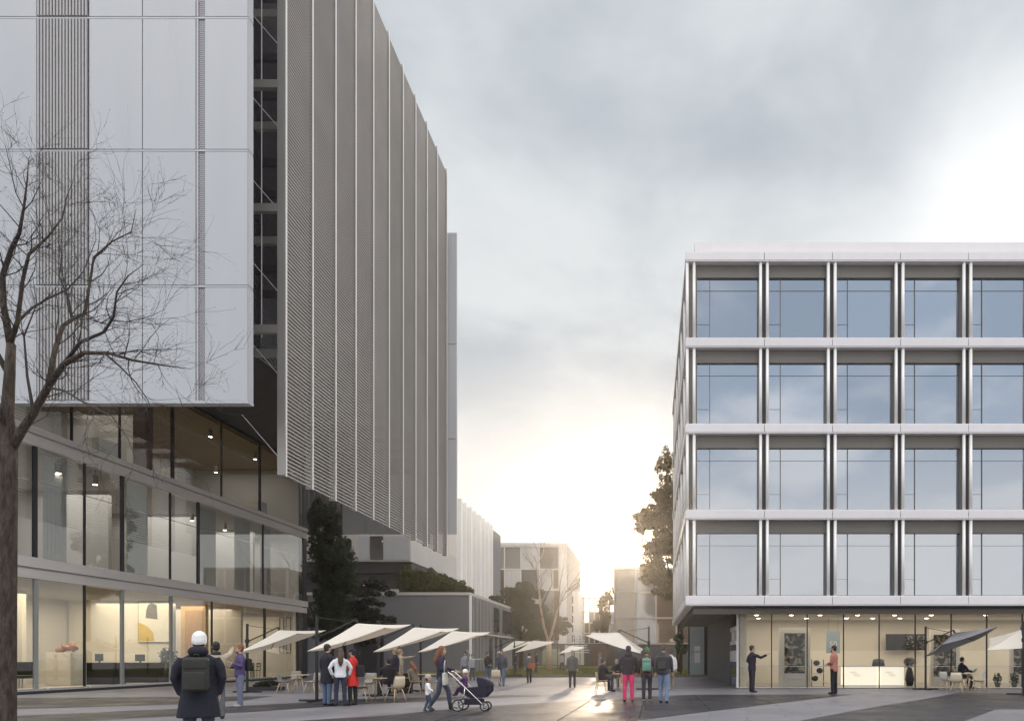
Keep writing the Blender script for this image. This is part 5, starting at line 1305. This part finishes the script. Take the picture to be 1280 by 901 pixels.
STAND = {'legL': ((-.06, .05, -1), (-.01, -.03, -1)), 'legR': ((.05, -.03, -1), (.02, -.03, -1))}
WALK = {'legL': ((-.03, .28, -1), (0, .05, -1)), 'legR': ((.03, -.10, -1), (0, -.42, -1)), 'armL': ((-.14, -.22, -1), (-.05, .05, -1)), 'armR': ((.14, .2, -1), (.05, .35, -1))}
WALK2 = {'legR': ((.03, .25, -1), (0, .0, -1)), 'legL': ((-.03, -.08, -1), (0, -.36, -1)), 'armR': ((.15, -.2, -1), (.05, .08, -1)), 'armL': ((-.15, .16, -1), (-.05, .3, -1))}
SIT = {'legL': ((-.12, 1, -.06), (-.04, .06, -1)), 'legR': ((.14, 1, -.06), (.04, -.1, -1)), 'armL': ((-.15, .45, -1), (.25, 1, .05)), 'armR': ((.15, .45, -1), (-.25, 1, .05))}
def people():
    # 1 foreground backpacker
    t, fn, hn = person('man in long navy coat and white hat with backpack, seen from behind', 249, 0, -10, 1.74, ('navy_coat', (.012, .012, .022)), ('indigo', (.045, .05, .085)),
        {'armL': ((-.25, -.10, -1), (.26, .34, -1)), 'armR': ((.25, -.10, -1), (-.26, .34, -1)), **{k: STAND[k] for k in ('legL', 'legR')}}, hair='dark', hat=('white_knit', (.85, .83, .80)), hatlow=True, hem=-.33, flare=.05, build_=1.16, hood=True, scarf=('navy_coat', (.012, .012, .022)), at_=GX(249, 9.1), vox=.013)
    backpack('olive grey backpack on the back of the white hatted man', fn, -5, .92, ('olive_grey', (.036, .037, .030)), None, 1.0)
    # 2 half hidden pointing person
    person('person in pale shirt pointing up right behind the white hatted man', 272, 0, 6, 1.76, ('beige_shirt', (.45, .38, .29)), ('grey_trousers', (.12, .12, .14)), {'armR': ((.45, 1, .2), (.35, 1, .5)), **STAND}, hair='dark', at_=GX(270, 15.5), scarf=('dark_scarf', (.04, .035, .035)))
    # 3 purple sweater
    t, fn, hn = person('bearded man in purple sweater and grey jeans holding a phone', 300, 883, 105, 1.76, ('purple_knit', (.085, .06, .15)), ('grey_jeans', (.17, .18, .26)), {'armL': ((-.2, .1, -1), (.45, 1, .45)), 'armR': ((.12, .05, -1), (-.45, .9, .0)), **STAND}, hair='red', beard=True, shoe=(.35, .33, .33))
    p = hn(1); o = thing('phone', 'black phone in the hand of the man in purple', 'phone', tuple(p), R(LF)); MB().bevbox(-.035, .035, -.05, .09, .0, .012, .004, 1).build('case', BLACK, o, False, True); MB().box(-.03, .03, -.045, .085, .0121, .0135).build('screen', DARKGLASS, o, False, True)
    c = fn(.28, -.24); backpack('dark slung pack on the back of the man in purple', fn, 108, .72, ('pack_dark', (.025, .022, .025)))
    # 4-6 group of three
    person('dark haired man in long black coat and blue jeans standing by the umbrella mast', 409, 881.5, -55, 1.79, ('black_coat', (.014, .014, .024)), ('blue_jeans', (.10, .15, .24)), {'armL': ((-.2, -.05, -1), (.05, .3, -1)), 'armR': ((.2, 0, -1), (-.1, .3, -1)), **STAND}, hair='dark', hem=-.30, flare=.03, build_=1.08)
    t, fn, hn = person('woman with long brown hair, white jacket and dark jeans, seen from behind', 425.5, 882, 2, 1.66, ('white_jacket', (.75, .74, .76)), ('dark_jeans', (.028, .032, .06)), {'armL': ((-.5, -.1, -1), (.35, .4, -1)), 'armR': ((.5, -.1, -1), (-.2, .45, -1)), **STAND}, hair='brown', longhair=True, hem=-.07, build_=.95)
    t, fn, hn = person('woman in bright red coat and dark beret', 441, 881, 58, 1.66, ('red_coat', (.62, .030, .022)), ('black_tights', (.015, .014, .02)), {'armL': ((-.2, .1, -1), (.5, .9, .1)), 'armR': ((.15, .1, -1), (-.2, 1, -.1)), **STAND}, hair='dark', hat=('navy_beret', (.015, .015, .03)), hem=-.34, flare=.055, build_=.92, boots=True)
    bag('dark shoulder bag on the back of the red coated woman', fn(.12, -.22, .05), 60, .24, .34, .12, ('bag_dark', (.02, .02, .028)), .42)
    # 7 seated / stooping dark figure
    person('large dark coated figure seated with back turned beyond the front table', 486, 0, 40, 1.78, ('charcoal_coat', (.017, .015, .024)), ('black_tights', (.015, .014, .02)), SIT, hair='dark', hem=-.12, seat=True, build_=1.25, at_=(G(486, 868).x, G(486, 868).y), lean=(0, .06))
    person('standing man in dark jacket half covered by the second cream umbrella', 494, 866, 60, 1.76, ('dark_jacket', (.02, .018, .035)), ('tan_chinos', (.26, .21, .15)), {**STAND}, hair='blond')
    person('standing person in tan coat stretching an arm under the umbrella', 500, 864.5, -80, 1.74, ('tan_coat', (.34, .28, .20)), ('tan_chinos', (.26, .21, .15)), {'armL': ((-.2, 1, -.1), (0, 1, .2)), **STAND}, hair='blond', hem=-.3)
    person('seated person with auburn hair leaning on the table left of the toddler', 512, 0, 60, 1.66, ('taupe_knit', (.20, .17, .13)), ('brown_trousers', (.10, .07, .05)), SIT, hair='red', longhair=True, seat=True, at_=(G(519, 866).x, G(519, 866).y), lean=(0, .35))
    # 8 woman with pram, toddler
    t, fn, hn = person('long haired woman in navy jacket striding and pushing the pram', 552, 887, -80, 1.74, ('navy_jacket', (.018, .02, .045)), ('denim_dark', (.07, .08, .12)), {'legL': ((-.03, .42, -1), (0, .12, -1)), 'legR': ((.03, -.18, -1), (0, -.62, -1)), 'armL': ((-.15, .35, -1), (0, 1, -.25)), 'armR': ((.2, .15, -1), (-.1, .9, -.45))}, hair='red', longhair=True, build_=.95, boots=True, fixed=True)
    bag('pale canvas bag hanging at the side of the woman with the pram', fn(-.06, .12, .27), -80, .40, .33, .10, ('canvas_bag', (.58, .56, .50)), .32)
    person('toddler in white patterned sweater and jeans walking beside the woman', 535, 888.5, -75, .90, ('white_knit', (.72, .70, .68)), ('toddler_jeans', (.06, .085, .13)), {**WALK2, 'armR': ((.5, .3, -1), (.2, .5, -.3))}, hair='dark', hat=('cream_cap', (.5, .44, .40)), head_k=1.5, build_=1.25, fixed=True, scarf=('pattern_dark', (.05, .05, .06)))
    # far standing
    person('far person in grey shirt with raised arm by the pavilion, left one', 581, 849.5, 160, 1.74, ('grey_shirt', (.33, .33, .36)), ('grey_trousers', (.12, .12, .14)), {'armL': ((-.5, .4, .4), (.4, .3, 1)), **STAND}, hair='dark', vox=.022)
    person('far person in pale grey top by the pavilion, right one', 590.5, 849.8, 195, 1.60, ('pale_grey', (.42, .42, .44)), ('grey_trousers', (.12, .12, .14)), {'armL': ((-1, .2, -.1), (-.8, .5, .2)), **STAND}, hair='dark', vox=.022)
    person('man in black jacket with hands folded, standing left of another in jeans', 609.5, 851.5, 215, 1.70, ('black_jacket', (.02, .02, .026)), ('blue_jeans', (.10, .15, .24)), {'armL': ((-.2, .2, -1), (.6, .7, -.6)), 'armR': ((.2, .2, -1), (-.6, .7, -.6)), **STAND}, hair='dark', vox=.02)
    person('man in dark blue jacket and jeans walking towards the viewer', 627, 857, 175, 1.78, ('slate_jacket', (.05, .06, .085)), ('blue_jeans', (.10, .15, .24)), WALK, hair='brown', hem=-.13, build_=1.08, vox=.02)
    t, fn, hn = person('dark haired woman with orange shoulder bag seen from behind', 661.5, 853, 10, 1.68, ('black_white_top', (.12, .12, .13)), ('black_tights', (.015, .014, .02)), WALK2, hair='dark', scarf=('white_knit', (.72, .70, .68)), vox=.02)
    bag('orange brown shoulder bag of the dark haired woman', fn(.06, -.17, .12), 10, .36, .30, .12, ('orange_bag', (.42, .12, .05)), .4)
    person('grey haired man in grey suit jacket walking away', 715.5, 859, 0, 1.75, ('grey_suit', (.13, .125, .115)), ('dark_trousers', (.045, .042, .055)), WALK2, hair='grey', hem=-.16, flare=.02, build_=1.05, vox=.02)
    person('distant person in pale lilac shirt on the lawn beside the grey suit', 702.5, 839, 30, 1.72, ('lilac_shirt', (.32, .28, .34)), ('dark_trousers', (.045, .042, .055)), WALK, hair='brown', vox=.025, base_z=.1)
    person('distant person in mauve top behind the seated dark man', 750, 847.5, 100, 1.72, ('mauve_shirt', (.30, .25, .30)), ('grey_trousers', (.12, .12, .14)), STAND, hair='blond', vox=.025)
    person('distant seated person under the small far umbrellas, left of its twin', 645, 0, 90, 1.7, ('dark_jacket', (.02, .018, .035)), ('dark_trousers', (.045, .042, .055)), STAND, hair='dark', at_=(G(645, 841.5).x, G(645, 841.5).y), vox=.025, base_z=.1)
    person('distant dark person below the right end of the far umbrellas', 671, 0, -60, 1.76, ('black_jacket', (.02, .02, .026)), ('dark_trousers', (.045, .042, .055)), STAND, hair='dark', at_=(G(670, 842).x, G(670, 842).y), vox=.025, base_z=.1)
    # right cafe
    person('dark coated man seated left of the pink trousers, turned away', 754, 0, -55, 1.78, ('charcoal_coat', (.017, .015, .024)), ('dark_trousers', (.045, .042, .055)), SIT, hair='dark', seat=True, hem=-.12, build_=1.1, at_=(G(752, 864).x, G(752, 864).y), lean=(0, .1), vox=.02)
    person('pale haired person seated across the table in black', 769, 0, 170, 1.70, ('black_jacket', (.02, .02, .026)), ('dark_trousers', (.045, .042, .055)), SIT, hair='grey', seat=True, at_=(G(771, 858).x, G(771, 858).y), vox=.02)
    # three walkers
    person('walker in bright pink trousers and dark hooded jacket', 785.5, 876.5, 3, 1.76, ('dark_hoodie', (.022, .019, .03)), ('pink', (.72, .045, .17)), {**STAND, 'armL': ((-.3, .0, -1), (.1, .3, -1)), 'armR': ((.3, 0, -1), (-.1, .3, -1))}, hair='dark', hat=('indigo_hat', (.045, .035, .075)), hem=-.09, hood=True, build_=1.1)
    t, fn, hn = person('walker in green knitted hat and maroon top', 808.5, 876, -2, 1.72, ('maroon', (.085, .035, .045)), ('dark_trousers', (.045, .042, .055)), {**WALK2, 'legL': ((-.03, -.04, -1), (0, -.15, -1)), 'armL': ((-.3, 0, -1), (0, .3, -1)), 'armR': ((.3, 0, -1), (0, .3, -1))}, hair='brown', hat=('green_knit', (.055, .15, .05)), shoe=(.6, .58, .55))
    backpack('mint green rucksack worn by the walker in the green hat', fn, -2, .85, ('mint', (.22, .42, .33)), ('mint_dark', (.15, .31, .24)), 1.0)
    t, fn, hn = person('walker in grey jacket and light jeans with curly brown hair', 829.5, 878, -8, 1.82, ('grey_jacket', (.04, .042, .055)), ('light_jeans', (.17, .23, .36)), {**WALK, 'legR': ((.03, -.06, -1), (0, -.2, -1)), 'legL': ((-.02, .15, -1), (0, -.02, -1))}, hair='brown', build_=1.08)
    backpack('charcoal backpack worn by the curly haired walker', fn, -8, .9, ('pack_grey', (.035, .036, .04)))
    person('person in white shirt walking beside the curly haired walker', 838.5, 862, 10, 1.76, ('white_shirt', (.7, .68, .66)), ('tan_chinos', (.26, .21, .15)), WALK2, hair='brown', vox=.02, shoe=(.5, .45, .4))
    # right shop front
    person('man in dark suit lifting one arm towards the shop poster', 940, 865, -60, 1.88, ('dark_suit', (.020, .016, .032)), ('dark_trousers2', (.02, .018, .03)), {'armR': ((.75, .5, -.4), (.5, .9, .5)), 'armL': ((-.5, -.1, -1), (.5, .6, -.5)), **STAND}, hair='dark', hem=-.15, inner=('white_shirt', (.7, .68, .66)), look=-20)
    person('man in orange brown jacket facing the poster', 1042.5, 867, 70, 1.86, ('rust_jacket', (.42, .17, .12)), ('black_tights', (.015, .014, .02)), {'armL': ((-.15, .1, -1), (.5, .9, -.3)), 'armR': ((.15, .1, -1), (-.3, .9, -.4)), **STAND}, hair='dark', beard=True, hem=-.13)
    t, fn, hn = person('man in dark suit seated under the grey umbrella reading', 1198, 0, -80, 1.84, ('dark_suit', (.020, .016, .032)), ('dark_trousers2', (.02, .018, .03)), {**SIT, 'armL': ((-.15, .6, -.9), (.25, 1, -.25)), 'armR': ((.15, .6, -.9), (-.2, 1, -.25))}, hair='dark', seat=True, lean=(0, .08), at_=(G(1201, 860).x, G(1201, 860).y))
    p = (hn(1) + hn(-1))/2; o = thing('newspaper', 'open white newspaper held by the seated man', 'newspaper', tuple(p), R(-80))
    mb = MB(); mb.add([(-.22, -.02, .16), (0, .03, 0), (.22, -.02, .16), (.22, .14, .18), (0, .2, .03), (-.22, .14, .18)], [(0, 1, 4, 5), (1, 2, 3, 4)]); mb.add([(-.22, -.02, .152), (0, .03, -.008), (.22, -.02, .152), (.22, .14, .172), (0, .2, .022), (-.22, .14, .172)], [(5, 4, 1, 0), (4, 3, 2, 1)])
    mb.build('sheets', mat('paper', (.75, .74, .72), .8, 0, .05, 8), o, False, True)
people()

def pram():
    g = G(593, 888); t = thing('pram', 'navy blue pram with silver frame and spoked wheels', 'pram', (g.x, g.y, 0))
    # local: +X is forward (to the right in the photo)
    NV = cloth('pram_navy', (.014, .013, .034)); RUB = mat('rubber', (.02, .02, .02), .7)
    S = .53/.60
    def wheel(x, y, r):
        n = 22; mb = MB(); ring = lambda rr, w: [[(x + rr*math.cos(2*math.pi*i/n), y + dy, r*1.0 + rr*math.sin(2*math.pi*i/n)) for i in range(n)] for dy in (-w, w)]
        m = MB()
        for i in range(n): pass
        pts = [V3((x + (r-.018)*math.cos(2*math.pi*i/n), y, r + (r-.018)*math.sin(2*math.pi*i/n))) for i in range(n+1)]
        w = m.path(pts, .0175, 8).build('wheel', RUB, t, True, True)
        pts = [V3((x + (r-.042)*math.cos(2*math.pi*i/n), y, r + (r-.042)*math.sin(2*math.pi*i/n))) for i in range(n+1)]
        MB().path(pts, .009, 6).build('rim', CHROME, w, True, True)
        sp = MB()
        for i in range(8): a = 2*math.pi*i/8; sp.tube((x, y, r), (x+(r-.045)*math.cos(a), y, r+(r-.045)*math.sin(a)), .005, seg=4)
        sp.tube((x, y-.03, r), (x, y+.03, r), .02, seg=10); sp.build('spokes', CHROME, w, False, True)
    for y in (-.28, .28): wheel(-.36, y, .16)
    for y in (-.16, .16): wheel(.30, y, .125)
    for y in (-.25, .25):
        MB().path([(-.62, y, 1.02), (-.52, y, .95), (-.05, y, .50), (.22, y*.8, .22), (.30, y*.75, .14)], .016, 8).build('frame_tube', CHROME, t, True, True)
        MB().path([(-.36, y, .16), (-.20, y, .42), (-.18, y, .62)], .014, 8).build('frame_tube', CHROME, t, True, True)
    MB().tube((-.62, -.25, 1.02), (-.62, .25, 1.02), .02, seg=8).build('handle', BLACK, t, True, True)
    MB().tube((-.36, -.27, .16), (-.36, .27, .16), .012, seg=6).build('axle', DARK, t, False, True); MB().tube((.30, -.16, .125), (.30, .16, .125), .012, seg=6).build('axle', DARK, t, False, True)
    m = MB(); m.ring_loft([[(-.34, -.2, .50), (-.34, .2, .50), (-.36, .2, .62), (-.36, -.2, .62)], [(-.05, -.22, .34), (-.05, .22, .34), (-.05, .22, .62), (-.05, -.22, .62)], [(.30, -.22, .36), (.30, .22, .36), (.32, .22, .66), (.32, -.22, .66)], [(.46, -.18, .52), (.46, .18, .52), (.46, .18, .72), (.46, -.18, .72)]])
    m.build('carrycot', NV, t, False, True)
    m = MB(); n = 9; rr = []
    for i in range(n):
        a = R(2 + i*96/(n-1)); rr.append([(.15 + .33*math.cos(a)*w_, yy, .64 + .24*math.sin(a)*w_) for yy, w_ in ((-.235, .88), (-.22, 1), (-.1, 1.05), (.1, 1.05), (.22, 1), (.235, .88))])
    vs = [p for r in rr for p in r]; fs = [(i*6+j, i*6+j+1, (i+1)*6+j+1, (i+1)*6+j) for i in range(n-1) for j in range(5)]
    m.add(vs, fs)
    for j in (0, 5): c = len(m.v); m.add([(.15, rr[0][j][1], .64)] + [r[j] for r in rr], [(0, i+1, i+2) for i in range(n-1)])
    m.build('hood', NV, t, False, True)
    MB().bevbox(-.22, .22, -.2, .2, .17, .32, .03, 2).build('basket', NV, t, True, True)
    MB().path([(-.30, -.2, .66), (-.40, -.21, .78), (-.40, .21, .78), (-.30, .2, .66)], .014, 6).build('bumper_bar', BLACK, t, True, True)
    b = G(593, 888)
    person('small child in purple coat and white hat sitting in the pram', 0, 0, 80, .80, ('plum_coat', (.10, .035, .12)), ('plum_coat', (.10, .035, .12)), {'legL': ((-.1, 1, -.4), (0, .6, -1)), 'legR': ((.1, 1, -.4), (0, .6, -1)), 'armL': ((-.3, .6, -.8), (.2, 1, -.1)), 'armR': ((.3, .6, -.8), (-.2, 1, -.1))},
           hair='blond', hat=('white_knit', (.72, .70, .68)), head_k=1.5, build_=1.2, at_=(b.x-.24, b.y), lift=.66, seat=True, fixed=True)
pram()

# the office block stands a third of a degree off the grid
RB.location = (0, 0, 0)

# ------------------------------------------------------------------ air
def haze():
    m = bpy.data.materials.new('haze_air'); m.use_nodes = True; nt = m.node_tree; nt.nodes.clear()
    v = nt.nodes.new('ShaderNodeVolumePrincipled'); v.inputs['Density'].default_value = HAZE; v.inputs['Color'].default_value = (1, .97, .93, 1); v.inputs['Anisotropy'].default_value = .88
    o = nt.nodes.new('ShaderNodeOutputMaterial'); nt.links.new(v.outputs[0], o.inputs['Volume'])
    x = tag(MB().box(-310, 310, -70, 310, -1, 60).build('haze', m), 'warm evening haze filling the far end of the plaza', 'haze', kind='stuff')
HAZE = .0005
if HAZE: haze()
